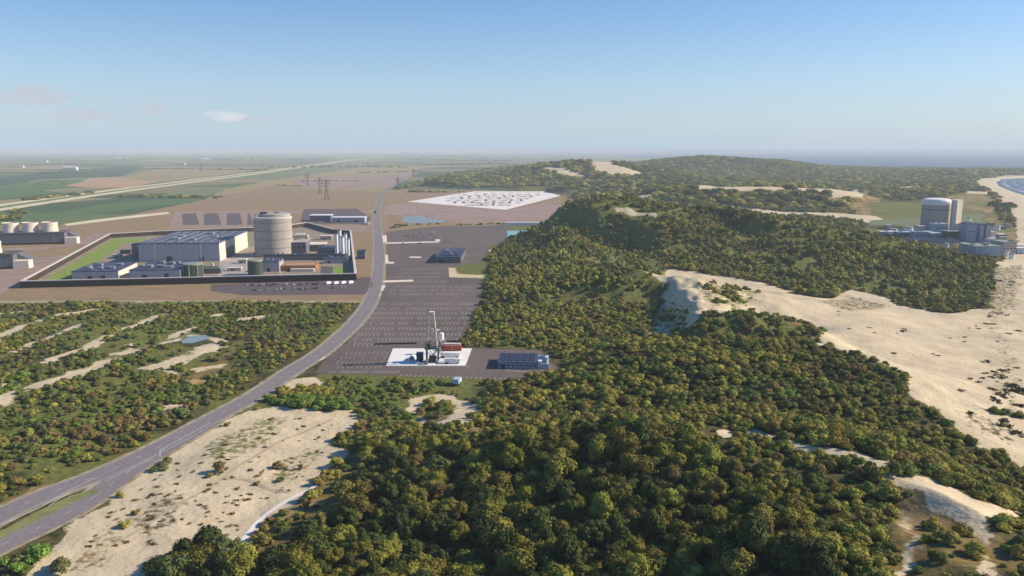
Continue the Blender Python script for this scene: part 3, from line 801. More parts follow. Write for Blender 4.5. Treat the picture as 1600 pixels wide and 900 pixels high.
hall = bld('turbine_hall', 'large grey turbine hall with blue striped roof beside the round reactor building', 'turbine hall', 218, 409.5, pw(218, 340, 409), 135, 20, 5, 'clad', 'solar', side=M['cream'],
           pil=[.2, .77], door=[(30, 6, 6), (66, 5, 5)], vents=5, par=1.2, seed=3)
o = MB().box(-.3, 60, 0, 9, 66, 15).build('stair_block', M['clad_dark'], hall)
MB().box(-12, 20, -1, -.05, 75, 15).build('side_annex', M['clad_dark'], hall)
MB().box(88.2, 30, 0, 89.6, 62, 11).build('gate_opening', M['steel_dk'], hall)
for k in range(7): MB().box(6 + 11.5 * k, 8, 21.2, 7 + 11.5 * k, 128, 21.6).build('roof_rail', M['steel'], hall)
bld('workshop_hall', 'low hall with dark blue roof and cream end wall nearest the lawn corner', 'hall', 113, 438.5, pw(113, 181, 438), 62, 8.2, 9, 'clad', 'solar2', side=M['cream'], door=[(14, 4, 4), (26, 4, 4)], vents=8, seed=4)
bld('store_hall', 'low grey hall with dark blue roof directly before the turbine hall', 'hall', 203, 436, pw(203, 279, 435), 60, 8.2, 5, 'clad', 'solar2', door=[(12, 4, 4), (33, 4, 5)], vents=9, seed=5)
bld('stair_tower', 'dark narrow block at the left end of the turbine hall', 'annex', 207, 404, 9, 20, 16, 5, 'clad_dark', 'slate_dk')

def silo(name, label, cat, px, py, r_, h_, body, top, extra=None, n=40, kind='tank'):
    x, y = G(px, py)
    root = empty(name, (x, y + r_, 0), 0, label, cat)
    MB().lathe([(r_, -1), (r_, h_)], n).build('shell', M[body], root)
    MB().lathe([(r_ * 1.03, h_ + .01), (r_ * 1.03, h_ + 1.0), (r_ * .9, h_ + 1.5)], n).build('roof', M[top], root)
    return root
# reactor building
x, y = G(420, 402)
rb = empty('reactor_building', (x, y + 22, 0), 0, 'tall round concrete reactor building with flat stepped top', 'reactor building')
Rr = pw(391, 449, 400) / 2
MB().lathe([(Rr, -1), (Rr, 44.5)], 64).build('shell', M['conc'], rb)
cp = MB().lathe([(Rr + .5, 44.51), (Rr + .5, 46.2), (Rr - .8, 46.4)], 64).build('rim', M['wall_top'], rb)
MB().lathe([(Rr * .82, 46.5), (Rr * .82, 49.3), (Rr * .78, 50.0), (Rr * .4, 50.6)], 48, 2, 3).build('cap', M['conc'], rb)
MB().box(-12, -8, 50.2, -4, -3, 52).build('roof_unit', M['steel_dk'], rb)
MB().box(3, -2, 50.4, 9, 5, 51.9).build('roof_unit', M['steel'], rb)
MB().cyl(-Rr * .7, -Rr * .5, 46.3, 1.2, 4, 12).build('vent_pipe', M['steel'], rb)
for k in range(4):
    MB().lathe([(Rr + .12, 10 + 10 * k), (Rr + .12, 10.4 + 10 * k)], 64, cap=False).build('joint_band', M['conc_dark'], rb)
tk = silo('settling_tank', 'wide green-grey tank with pale lid beside the front hall', 'tank', 296, 434, 9.5, 12, 'green_dk', 'green_tank')
for a_ in range(0, 360, 45):
    MB().cbox(math.cos(math.radians(a_)) * 9.9, math.sin(math.radians(a_)) * 9.9, -.5, .9, .9, 12.6).build('rib', M['green_tank'], tk)
silo('storage_tank', 'narrow dark green tank with pale lid below the reactor building', 'tank', 396, 431, 7.4, 14, 'green_dk', 'green_tank')
pr = bld('pipe_gallery', 'low dark gallery of pipes between the green tank and the turbine hall', 'gallery', 310, 428, 22, 16, 5, 6, 'clad_dark', 'green_tank')
MB().box(-1, 2, 6.2, 20, 3.6, 7.6).build('pipe', M['green_tank'], pr); MB().box(10, 12, 6.2, 12, 15, 9).build('pipe', M['cream'], pr)
bld('switch_house', 'small grey house with bright blue roof below the reactor building', 'building', 411, 425, pw(411, 436, 424), 28, 10, 7, 'clad', 'solar2', door=[(4, 3, 4)], vents=2, seed=9)
ob = bld('canteen', 'low orange-brown building with cream slab roof edge near the front wall', 'building', 440, 424, pw(440, 492, 424), 26, 5, 5, 'orange', 'orange', over=.2, door=[(6, 3, 3)])
MB().box(10, -6, -.5, 34, -1, 3.2).build('front_annex', M['cream'], ob)
MB().box(4, 6, 5.85, 32, 10, 6.4).build('roof_strip', M['cream'], ob)
ax = bld('auxiliary_building', 'stepped grey building with dark slate front right of the reactor building', 'building', 442, 399, pw(442, 477, 396), 46, 15, 7, 'clad_dark', 'conc', vents=6, win=(5, 1.6, 9), seed=11)
MB().box(4, 46, -1, 24, 62, 19).build('rear_block', M['conc'], ax)
MB().box(-6, 12, -1, -.05, 34, 21).build('tower_block', M['clad_dark'], ax); MB().cyl(-3, 20, 21, .9, 10, 10).build('stack', M['steel_dk'], ax)
bld('white_roof_shed', 'low shed with bright cream roof among the dark auxiliary blocks', 'shed', 478, 393, pw(478, 506, 390), 26, 8, 4, 'clad_dark', 'cream', win=(5, 1.4, 4))
bld('low_gallery', 'long low dark blue gallery running under the auxiliary buildings', 'gallery', 412, 407.5, 92, 11, 5.5, 5, 'clad_dark', 'slate_dk', vents=7, seed=12)
bld('control_building', 'dark grey block between the cream roofed shed and the stacks', 'building', 497, 400, 20, 24, 9, 6, 'clad_dark', 'slate', vents=3, win=(4, 1.4, 5), seed=13)
bld('gate_house', 'grey gate house with flat slate roof inside the right wall', 'gate house', 506, 412, 26, 12, 5, 6, 'clad', 'slate', vents=2, door=[(4, 3, 3)], seed=14)
bld('outer_block', 'small dark blue block just outside the right compound wall', 'building', 558, 405, 9, 20, 8, 6, 'clad_dark', 'slate_dk', vents=1)
stk = [(527, 403, 28, 1.7, 'tall pale stack nearest the reactor side of the stack group'), (532, 398, 30, 1.9, 'tallest pale stack at the rear of the stack group'), (536, 405, 26, 2.1, 'thick pale stack in the middle of the stack group'),
       (541, 401, 27, 1.7, 'slim pale stack second nearest the right wall'), (545, 406, 24, 1.6, 'shortest pale stack right beside the right wall')]
for px, py, h_, r_, lab in stk:
    x, y = G(px, py); s_ = empty('stack', (x, y, 0), 0, lab, 'stack', 'stacks by the right compound wall')
    MB().cyl(0, 0, -.5, r_, h_, 16).build('shaft', M['white'], s_); MB().cyl(0, 0, h_ - .4, r_ * 1.25, 1.2, 16).build('cap', M['steel'], s_); MB().cbox(0, 0, -.5, r_ * 3.4, r_ * 3.4, 4).build('plinth', M['clad_dark'], s_)
for px, py, h_, lab in [(152, 437, 9, 'thin white vent mast before the left low hall'), (259, 434, 8, 'thin white vent mast before the middle low hall'), (437, 427, 13, 'cream vent column beside the orange-brown building')]:
    x, y = G(px, py); s_ = empty('vent_mast', (x, y, 0), 0, lab, 'vent mast'); MB().cyl(0, 0, -.5, .8, h_, 10).build('shaft', M['cream'], s_); MB().cyl(0, 0, h_ - .5, 1.1, .7, 10).build('cap', M['steel'], s_)
for px, py, w, d, h_, lab in [(188, 397, 12, 8, 4, 'small brown shed beside the trees left of the hall'), (176, 403, 9, 7, 3.2, 'tiny pale shed nearest the long lawn'), (372, 412, 9, 7, 4, 'small shed on the pale yard before the reactor building'),
                              (355, 424, 14, 6, 3, 'low flat shed on the pale yard behind the front wall'), (462, 372, 12, 10, 5, 'small pale house behind the auxiliary buildings'), (500, 375, 16, 9, 5, 'low pale house by the bent rear wall')]:
    bld('shed', lab, 'shed', px, py, w, d, h_, 6, 'conc_dark' if 'brown' in lab else 'conc', 'cream' if 'pale' in lab else 'slate', door=[(w * .3, 2, 2.4)])

# the two long sheds behind and the annex
bld('long_shed', 'grey shed with bright white roof, the shorter of two behind the compound', 'shed', 484, 346, pw(484, 516, 345), 26, 10, 3, 'clad_dark', 'white', door=[(8, 5, 5)], over=1)
bld('long_shed', 'grey shed with bright white roof, the longer of two behind the compound', 'shed', 518, 347.5, pw(518, 569, 346), 22, 8, 1, 'clad', 'white', door=[(10, 5, 5), (40, 5, 5)], over=1)
bld('kiosk', 'tiny white kiosk on bare earth beside the road bend', 'kiosk', 570, 351, 7, 5, 3, 3, 'white', 'white')
# cooling blocks on the left
def cooling(x, y, w, cells, lab, seed, d=34, h=15):
    root = empty('cooling_block', (x, y, 0), math.radians(13), lab, 'cooling block', 'cooling blocks left of the compound')
    MB().box(0, 0, 2.2, w, d, h).build('wall', M['clad_dark'], root)
    MB().box(1, 2, -1, w - 1, d - 2, 2.18).build('plinth', M['steel_dk'], root)
    MB().box(-.5, -.5, h + .003, w + .5, d + .5, h + .9).build('roof', M['conc_dark'], root)
    for k, cx in enumerate(cells):
        c_ = MB().lathe([(10.2, h + .91), (9.4, h + 7), (9.9, h + 13.5)], 28, cx, d / 2, cap=False).build('fan_stack', M['cream'], root)
        MB().lathe([(9.0, h + 11), (9.0, h + 11.3)], 28, cx, d / 2).build('fan_deck', M['steel_dk'], c_)
    MB().box(w - 14, -.2, 2, w - 13, 0, h).build('pilaster', M['steel'], root)
    MB().box(w + .03, -2, -1, w + 15, 12, 8.5).build('annex', M['cream'], root)
    MB().add([(w + .05, 12.1, h), (w + .05, 26, h), (w + 13, 12.1, 8), (w + 13, 26, 8), (w + .05, 12.1, 0), (w + .05, 26, 0), (w + 13, 12.1, 0), (w + 13, 26, 0)], [(0, 2, 3, 1), (4, 6, 2, 0), (5, 1, 3, 7), (2, 6, 7, 3)]).build('duct', M['clad_dark'], root)
w1 = 128
x1, y1 = G(100, 381)
a13 = math.radians(13)
def cool_at(pxr, pyr, w, cells, lab, seed):
    xr, yr = G(pxr, pyr); cooling(xr - w * math.cos(a13), yr - w * math.sin(a13), w, cells, lab, seed)
cool_at(102, 381, 128, [106, 82, 58, 34, 10], 'long dark cooling block with a row of round white fan stacks, the farther one', 1)
cool_at(22, 420, 84, [58, 32], 'dark cooling block with round white fan stack, nearest the left frame edge', 2)

# buildings on the paved lot
lb = bld('paved_lot_office', 'slate-roofed low building alone at the far end of the paved lot', 'building', 681, 411, pw(681, 720, 411), 78, 6.5, -1, 'clad_dark', 'slate', vents=4, win=(8, 1.2, 2.6), door=[(3, 5, 4)], seed=21)
MB().box(3, 8, 7.35, 25, 34, 7.8).build('roof_panel', M['slate_dk'], lb)
lb = bld('paved_lot_hall', 'blue-grey hall with pale blue end bay beside the drilling pad', 'hall', 778, 576, pw(778, 839, 576), 21, 3.7, -3, 'clad_blue', 'slate', over=.3, par=.4, win=(9, .9, 1.6), door=[(2, 2, 2.6)])
w_ = pw(778, 839, 576)
MB().box(w_ + .35, .8, -.5, w_ + 6.6, 21, 3.0).build('end_bay', M['lblue'], lb); MB().box(w_ + 1, 2, 3.02, w_ + 5.5, 18, 3.6).build('roof_light', M['glass'], lb)
MB().box(w_ + .6, 1.2, 3.02, w_ + 2.8, 5, 4.4).build('roof_unit', M['white'], lb); MB().box(w_ + 4.6, 9, 3.62, w_ + 6.2, 12, 4.8).build('roof_unit', M['white'], lb)
for k in range(5): MB().box(1 + k * 4.2, 3, 4.12, 4.2 + k * 4.2, 19, 4.32).build('roof_panel', M['slate_dk'], lb)
bld('white_store', 'long low white store at the foot of the big dune', 'store', 790, 352, 58, 9, 4, -1, 'white', 'white', over=.6)

# drilling pad and rig
pad = GP([(614, 545), (737, 545), (727, 572), (603, 572)])
tag(MB().prism(pad, .06, .30).build('drilling_pad', M['padwhite']), 'white concrete pad under the drilling rig on the paved lot', 'pad')
x, y = G(676, 566); Z0 = .3
rig = empty('drilling_rig', (x, y, Z0), 0, 'tall lattice drilling rig standing on the white pad', 'drilling rig')
sb = MB()
for sx in (-3.4, 3.4):
    for sy in (-2.8, 2.8):
        sb.cbox(sx, sy, 0, .5, .5, 8.5)
    sb.bar((sx, -2.8, 0), (sx, 2.8, 8), .18); sb.bar((sx, 2.8, 0), (sx, -2.8, 8), .18)
for sy in (-2.8, 2.8):
    sb.bar((-3.4, sy, 0), (3.4, sy, 8), .18); sb.bar((3.4, sy, 0), (-3.4, sy, 8), .18)
sb.build('substructure', M['steel_dk'], rig)
MB().box(-4.3, -3.8, 8.4, 4.3, 3.8, 9.0).build('drill_floor', M['steel_dk'], rig)
MB().box(-3.9, -.5, 9.02, -1.4, 3.4, 12.2).build('driller_cabin', M['steel_dk'], rig)
MB().box(-2, -2.4, 0, 2.2, 2.0, 3.6).build('blowout_preventer', M['steel_dk'], rig)
ms = MB(); hm0, hm1, w0, w1_ = 9.0, 29.0, 3.1, 1.35
lv = 7
def mw(z): t = (z - hm0) / (hm1 - hm0); return w0 + (w1_ - w0) * t
for k in range(lv):
    za = hm0 + (hm1 - hm0) * k / lv; zb = hm0 + (hm1 - hm0) * (k + 1) / lv; a = mw(za); b_ = mw(zb)
    ca = [(-a, -a), (a, -a), (a, a), (-a, a)]; cb = [(-b_, -b_), (b_, -b_), (b_, b_), (-b_, b_)]
    for i in range(4):
        j = (i + 1) % 4
        ms.bar((*ca[i], za), (*cb[i], zb), .2); ms.bar((*ca[i], za), (*cb[j], zb), .1) if (k + i) % 2 else ms.bar((*ca[j], za), (*cb[i], zb), .1); ms.bar((*cb[i], zb), (*cb[j], zb), .11)
ms.build('mast', M['steel_buff'], rig)
MB().cbox(0, 0, 29, 3.0, 2.6, 1.5).build('crown_block', M['white'], rig)
MB().cbox(.2, 0, 17, 1.3, 1.3, 3.2).build('travelling_block', M['white'], rig)
MB().box(2.8, -1.2, 19, 4.0, 1.2, 19.6).build('monkey_board', M['white'], rig)
MB().add([(4.3, -1.4, 9), (4.3, .2, 9), (9.5, -1.4, .05), (9.5, .2, .05), (4.3, -1.4, 8.6), (9.2, -1.4, 0), (4.3, .2, 8.6), (9.2, .2, 0)], [(0, 2, 3, 1), (0, 4, 5, 2), (1, 3, 7, 6), (4, 6, 7, 5)]).build('ramp', M['steel'], rig)
x, y = G(690, 553)
tw = empty('silo_tower', (x, y, Z0), 0, 'slim service tower with white head right of the drilling rig', 'tower')
fr = MB()
for sx in (-1.1, 1.1):
    for sy in (-1.1, 1.1): fr.cbox(sx, sy, 0, .25, .25, 8)
for z in (2, 4, 6): fr.bar((-1.1, -1.1, z), (1.1, -1.1, z + 2), .1); fr.bar((1.1, 1.1, z), (-1.1, 1.1, z + 2), .1)
fr.build('frame', M['steel_dk'], tw); MB().lathe([(.5, 7.5), (1.6, 9), (1.6, 12.6), (1.1, 13.2)], 16).build('vessel', M['white'], tw)
def container(px, py, w, d, h, m_, lab, rz=0, z=Z0):
    x, y = G(px, py); c_ = empty('container', (x, y, z), math.radians(rz), lab, 'container')
    b_ = MB().box(0, 0, .1, w, d, h); 
    for k in range(int(w / .6)): b_.box(k * .6 + .1, -.06, .3, k * .6 + .4, 0, h - .2)
    b_.build('shell', m_, c_); MB().box(w + .004, .15, .2, w + .07, d - .15, h - .1).build('door', m_, c_)
    MB().box(-.05, -.05, h + .004, w + .05, d + .05, h + .12).build('lid', m_, c_)
container(689, 549, 6.6, 2.6, 3.0, M['red'], 'rust red container nearest the rig on the white pad', -2)
container(707, 549, 5.6, 2.6, 3.0, M['red'], 'rust red container at the outer side of its pair', -2)
container(690, 545.5, 12, 2.5, 3.2, M['cream'], 'long cream cabin behind the two red containers', -2)
container(650.5, 566, 4.0, 5.6, 4.6, M['navy'], 'navy blue container left of the rig on the white pad', 3)
container(663, 571, 1.8, 2.4, 2.4, M['steel'], 'small grey skid at the foot of the rig', 0)
# tent: a half-round white shelter
x, y = G(643, 563); tn = empty('shelter', (x, y, Z0), math.radians(80), 'half-round white shelter left of the navy container', 'shelter')
pts_ = [(1.9 * math.cos(t), 1.9 * math.sin(t) * 1.25) for t in np.linspace(0, math.pi, 12)]
v_ = [(0, p, q) for p, q in pts_] + [(4.5, p, q) for p, q in pts_]
MB().add(v_, [(i, i + 1, i + 13, i + 12) for i in range(11)] + [tuple(range(12)), tuple(range(23, 11, -1))]).build('cover', M['white'], tn)
MB().box(-.05, -.7, 0, -.01, .7, 1.9).build('door', M['steel_dk'], tn)
def wheel(mb, x, y, r_, w): mb.add(*_wheel(x, y, r_, w))
def _wheel(x, y, r_, w, n=12):
    vs = [(x + r_ * math.cos(2 * math.pi * i / n), y + s_ * w / 2, r_ + r_ * math.sin(2 * math.pi * i / n)) for s_ in (-1, 1) for i in range(n)]
    return vs, [tuple(range(n)), tuple(range(n, 2 * n))[::-1]] + [(i, n + i, n + (i + 1) % n, (i + 1) % n) for i in range(n)]
def truck(px, py, L_, rz, lab, body='white', z=Z0, wd=2.5, hb=3.2):
    """box lorry, cab at +x"""
    x, y = G(px, py); t = empty('lorry', (x, y, z), math.radians(rz), lab, 'lorry')
    MB().box(0, 0, 1.15, L_ - 2.3, wd, hb).build('cargo_box', M[body], t)
    cb_ = MB().add([(L_ - 2.1, .1, .6), (L_, .1, .6), (L_, wd - .1, .6), (L_ - 2.1, wd - .1, .6), (L_ - 2.1, .1, 2.9), (L_ - .5, .1, 2.9), (L_ - .5, wd - .1, 2.9), (L_ - 2.1, wd - .1, 2.9), (L_, .1, 1.7), (L_, wd - .1, 1.7)],
                   [(0, 3, 2, 1), (4, 5, 6, 7), (0, 1, 8, 5, 4), (3, 7, 6, 9, 2), (1, 2, 9, 8), (8, 9, 6, 5), (0, 4, 7, 3)]).build('cab', M['white'], t)
    MB().add([(L_ + .02, .25, 1.72), (L_ + .02, wd - .25, 1.72), (L_ - .46, wd - .25, 2.8), (L_ - .46, .25, 2.8)], [(0, 1, 2, 3)]).build('windscreen', M['glass'], cb_)
    MB().box(.2, .35, .75, L_ - .4, wd - .35, 1.12).build('chassis', M['steel_dk'], t)
    for xx in ([.9, 2.1, L_ - 1.1] if L_ > 7 else [1.2, L_ - 1.1]):
        for yy in (.25, wd - .25): MB().add(*_wheel(xx, yy, .5, .35)).build('wheel', M['rubber'], t)
truck(688, 560, 11.5, -1, 'longer white lorry parked right of the rig on the pad', 'white')
truck(694, 569.5, 9.2, 0, 'shorter white lorry at the front edge of the pad', 'white')
truck(716.5, 604, 7.6, 80, 'pale blue box lorry standing off the lot in the shrubs', 'lblue', 0.1, 3.2, 3.8)

# parked cars
def car_mesh(name, cm):
    mb = MB()
    L_, w, = 4.4, 1.8
    sx = [(0, .75), (.05, .95), (1.0, 1.0), (3.9, .98), (4.4, .8)]
    mb.add([(0, 0, .3), (L_, 0, .3), (L_, w, .3), (0, w, .3), (0, .02, .85), (L_, .02, .75), (L_, w - .02, .75), (0, w - .02, .85), (3.3, .04, .95), (3.3, w - .04, .95), (.3, .04, .98), (.3, w - .04, .98)],
           [(0, 3, 2, 1), (0, 1, 5, 8, 10, 4), (3, 7, 11, 9, 6, 2), (1, 2, 6, 5), (0, 4, 7, 3), (5, 6, 9, 8), (4, 10, 11, 7), (10, 8, 9, 11)])
    nb = len(mb.f)
    mb.add([(.5, .12, .96), (3.2, .12, .93), (3.2, w - .12, .93), (.5, w - .12, .96), (.95, .25, 1.42), (2.4, .25, 1.42), (2.4, w - .25, 1.42), (.95, w - .25, 1.42)], [(0, 1, 5, 4), (1, 2, 6, 5), (2, 3, 7, 6), (3, 0, 4, 7)])
    ng_ = len(mb.f)
    mb.add([(.92, .22, 1.425), (2.43, .22, 1.425), (2.43, w - .22, 1.425), (.92, w - .22, 1.425)], [(0, 1, 2, 3)])
    nr_ = len(mb.f)
    for xx in (.8, 3.5):
        for yy in (.12, w - .12): mb.add(*_wheel(xx, yy, .32, .22, 10))
    me_ = mb.mesh(name); me_.materials.append(cm); me_.materials.append(M['glass']); me_.materials.append(M['rubber'])
    for i, p in enumerate(me_.polygons): p.material_index = 0 if i < nb or ng_ <= i < nr_ else (1 if i < ng_ else 2)
    return me_
CARS = {c_: car_mesh('car', mat('car_paint_' + c_, S(*rgb), .35, .05, .1, spec=.6)) for c_, rgb in {'white': (235, 235, 232), 'silver': (176, 178, 182), 'dark': (52, 54, 60), 'blue': (60, 84, 130), 'red': (150, 46, 40)}.items()}
cars = []
rc = random.Random(3)
def car_row(p0, p1, n, place, fill=.8, zz=.13, cols=None):
    a = np.array(G(*p0)); b_ = np.array(G(*p1)); an = math.atan2(b_[1] - a[1], b_[0] - a[0])
    for k in range(n):
        if rc.random() > fill: continue
        p = a + (b_ - a) * (k + .5) / n
        cars.append((p[0], p[1], zz, an + math.pi / 2 + (math.pi if rc.random() < .5 else 0), rc.choice(cols or ['white', 'white', 'silver', 'silver', 'dark', 'blue', 'red']), place))
car_row((384, 447), (500, 444), 26, 'in the row under the compound front wall', .75)
car_row((386, 455), (540, 449), 30, 'in the row nearest the scrub edge', .55)
car_row((614, 381), (680, 380), 18, 'along the far kerb of the paved lot', .3, .06)
car_row((640, 365), (686, 363), 14, 'in the small plot by the hedge', .5, .06)
car_row((612, 369), (686, 367), 18, 'in the front of the hedge plot', .5, .06)
items = []
for (x, y, z, an, c_, pl) in cars:
    px, py, f = project(np.array([x]), np.array([y]), np.array([z])); items.append((float(px[0]), float(py[0]), c_, pl))
ORDC = ['leftmost', 'second from left', 'third from left', 'fourth from left', 'fifth from left', 'sixth from left', 'seventh from left', 'eighth from left', 'ninth from left', 'tenth from left', 'eleventh from left', 'twelfth from left', 'thirteenth from left', 'fourteenth from left', 'fifteenth from left']
def rank_labels(items, fmt):
    by = {}
    for i, it in enumerate(items): by.setdefault(it[2:], []).append(i)
    out = [None] * len(items)
    for key, ids in by.items():
        ids.sort(key=lambda i: items[i][0])
        for k, i in enumerate(ids): out[i] = fmt % key + ('' if len(ids) == 1 else ', ' + ORDC[min(k, 14)])
    return out
for (x, y, z, an, c_, pl), lab in zip(cars, rank_labels(items, '%s parked car %s')):
    o = bpy.data.objects.new('parked_car', CARS[c_]); col.objects.link(o); o.location = (x, y, z); o.rotation_euler = (0, 0, an)
    tag(o, lab, 'car', 'cars parked around the power station')
vanm = None
for k, (px, py) in enumerate([(511, 445), (523, 445), (534.5, 444.5), (546, 444)]):
    x, y = G(px, py); t = empty('van', (x, y, .13), math.radians(62), ['first', 'second', 'third', 'fourth'][k] + ' from left of four white vans before the compound corner', 'van', 'white vans before the compound wall')
    MB().box(0, 0, .35, 5.2, 2.1, 2.5).build('body', M['white'], t)
    MB().add([(5.2, 0, .35), (6.3, 0, .35), (6.3, 2.1, .35), (5.2, 2.1, .35), (5.2, 0, 2.5), (5.2, 2.1, 2.5), (6.3, 0, 1.2), (6.3, 2.1, 1.2)], [(0, 1, 6, 4), (1, 2, 7, 6), (2, 3, 5, 7), (4, 6, 7, 5), (0, 3, 2, 1)]).build('bonnet', M['white'], t)
    for xx in (1.0, 5.2):
        for yy in (.15, 1.95): MB().add(*_wheel(xx, yy, .36, .25)).build('wheel', M['rubber'], t)

# painted bays on the lot
mk = MB(); mw_ = MB()
def bays(py, x0, x1, skip=.12, dbl=True, w=.5, L_=4.6, mb=None, step=2.6, seed=0):
    mb = mb or mw_; rr = random.Random(int(py * 7) + seed)
    a = np.array(G(x0, py)); b_ = np.array(G(x1, py)); n_ = int((b_[0] - a[0]) / step)
    for k in range(n_):
        if rr.random() < skip: continue
        p = a + (b_ - a) * k / n_
        sk = .35
        mb.add([(p[0], p[1], .071), (p[0] + w, p[1], .071), (p[0] + w + sk * L_, p[1] + L_, .071), (p[0] + sk * L_, p[1] + L_, .071)], [(0, 1, 2, 3)])
        if dbl: mb.add([(p[0], p[1] - .3, .071), (p[0] + w, p[1] - .3, .071), (p[0] + w + sk * L_, p[1] - .3 - L_, .071), (p[0] + sk * L_, p[1] - .3 - L_, .071)], [(3, 2, 1, 0)])
for k, (py, x0, x1) in enumerate([(538, 552, 600), (530.5, 553, 718), (522, 558, 722), (513.5, 565, 726), (505, 572, 730), (497, 576, 733), (489.5, 580, 737), (482.5, 583, 739), (475, 586, 742), (460, 606, 735), (454, 610, 736), (448, 612, 738), (440, 640, 700), (433, 616, 688), (427, 622, 688), (421, 628, 686)]):
    bays(py, x0, x1, .15)
bays(574, 606, 735, .05, False, .34, 4.2, mk); bays(583, 512, 625, .05, False, .34, 4.0, mk, 2.2)
P0 = np.array(G(625, 588)); P1 = np.array(G(876, 597))
for k in range(34):
    p = P0 + (P1 - P0) * k / 34; mk.add([(p[0], p[1], .072), (p[0] + .34, p[1], .072), (p[0] + 1.4, p[1] + 3.6, .072), (p[0] + 1.06, p[1] + 3.6, .072)], [(0, 1, 2, 3)])
P0 = np.array(G(790, 578)); P1 = np.array(G(862, 584))
for k in range(20):
    p = P0 + (P1 - P0) * k / 20; mk.add([(p[0], p[1] - 2, .072), (p[0] + .3, p[1] - 2, .072), (p[0] + .8, p[1] + 1, .072), (p[0] + .5, p[1] + 1, .072)], [(0, 1, 2, 3)])
for k, (py, x0, x1) in enumerate([(573, 520, 600), (566, 526, 602), (559, 532, 606), (552, 540, 610)]): bays(py, x0, x1, .1, True, .3, 3.4)
tag(mk.build('bay_marking', M['paint']), kind='structure'); tag(mw_.build('bay_marking', M['paint_worn']), kind='structure')
for pts in [[(597, 368), (604, 368), (605, 380), (598, 380)], [(602, 398), (606, 398), (607, 409), (616, 409.5), (616, 412), (602, 412)], [(599, 438.5), (646, 437), (646, 440), (599, 441.5)], [(596, 446), (603, 446), (598, 455), (592, 455)],
            [(588, 459), (596, 459), (590, 469), (583, 469)], [(567, 487), (574, 487), (570, 492), (563, 492)], [(550, 504), (559, 504), (551, 512), (545, 512)], [(500, 552), (513, 551), (506, 561), (492, 566), (488, 565)], [(600, 379), (686, 377), (686, 379), (600, 381)], [(680, 374), (688, 374), (688, 377), (680, 378)],
            [(763, 391), (768, 391), (775, 403), (769, 403)], [(640, 401), (658, 401), (658, 403), (640, 403)]]:
    sheet('kerb_pad', GP(pts), .085, M['cream'])
sheet('turquoise_basin', GP([(792, 361), (835, 360), (837, 370), (833, 373), (794, 373)]), .16, M['turq'])
tag(MB().prism(GP([(791, 373), (838, 373), (839, 374.2), (790, 374.2)]), -.3, 1.2).build('basin_wall', M['green_dk']), 'low dark wall along the near side of the turquoise basin', 'wall')
# low dark fence lines on the lot
def fence(pts, h_, lab, m_='steel_dk'):
    P = GP(pts); t = empty('fence', (0, 0, 0), 0, lab, 'fence')
    pm = MB()
    for a, b_ in zip(P[:-1], P[1:]):
        pm.bar((*a, h_ / 2 + .1), (*b_, h_ / 2 + .1), h_ * .6, 4) if False else pm.add([(*a, .1), (*b_, .1), (*b_, h_), (*a, h_), (a[0], a[1] + .12, .1), (b_[0], b_[1] + .12, .1), (b_[0], b_[1] + .12, h_), (a[0], a[1] + .12, h_)], [(0, 1, 2, 3), (5, 4, 7, 6), (3, 2, 6, 7), (0, 3, 7, 4), (1, 5, 6, 2)])
    pm.build('panel', M[m_], t)
fence([(584, 539), (651, 537.5)], 1.1, 'low dark fence across the lot left of the rig')
fence([(697, 536), (726, 535)], 1.6, 'low green fence screen behind the red containers', 'green_dk')

# switchyard
def gantry_mesh():
    mb = MB()
    for sx in (-9, 0, 9):
        for sy in (-.6, .6): mb.cbox(sx, sy, 0, .35, .35, 9)
        for z in range(0, 9, 3): mb.bar((sx, -.6, z), (sx, .6, z + 3), .12)
    mb.box(-9.4, -.4, 8.4, 9.4, .4, 9.3)
    for sx in (-6, -3, 3, 6): mb.cyl(sx, -5, 0, .4, 4.5, 8); mb.cyl(sx, -5, 4.4, .15, 1.5, 6)
    mb.box(-7, -9, 0, 7, -6.5, 1.8)
    me_ = mb.mesh('gantry'); me_.materials.append(M['conc']); return me_
def transf_mesh():
    mb = MB().box(-5, -3, 0, 5, 3, 5).box(-4, -4.4, .5, 4, -3.1, 4.5)
    for sx in (-3, 0, 3): mb.cyl(sx, 0, 5, .35, 2.6, 8)
    mb.cyl(0, 2, 5.2, 1, 1, 10); me_ = mb.mesh('transformer'); me_.materials.append(M['conc']); return me_
gm, tmh = gantry_mesh(), transf_mesh(); items = []; spots = []
ROWN = ['front', 'second', 'third', 'fourth', 'fifth', 'rear']
for j, (py, xa, xb) in enumerate([(321, 725, 800), (317.5, 706, 816), (314, 696, 822), (311, 700, 832), (308, 712, 838), (305, 722, 846)]):
    nn = 9
    for k in range(nn):
        px = xa + (xb - xa) * (k + .5) / nn + rc.uniform(-2, 2)
        tr_ = rc.random() < .3; spots.append((px, py, tr_)); items.append((px, py, 'pale transformer' if tr_ else 'steel switchyard gantry', ROWN[j]))
for (px, py, tr_), lab in zip(spots, rank_labels(items, '%s in the %s row of the white gravel yard')):
    x, y = G(px, py); o = bpy.data.objects.new('transformer' if tr_ else 'gantry', tmh if tr_ else gm); col.objects.link(o)
    o.location = (x, y, .1); o.rotation_euler = (0, 0, math.radians(rc.uniform(-4, 4))); o.scale = (.75, .75, .75); tag(o, lab, 'transformer' if tr_ else 'gantry', 'switchyard equipment on white gravel')
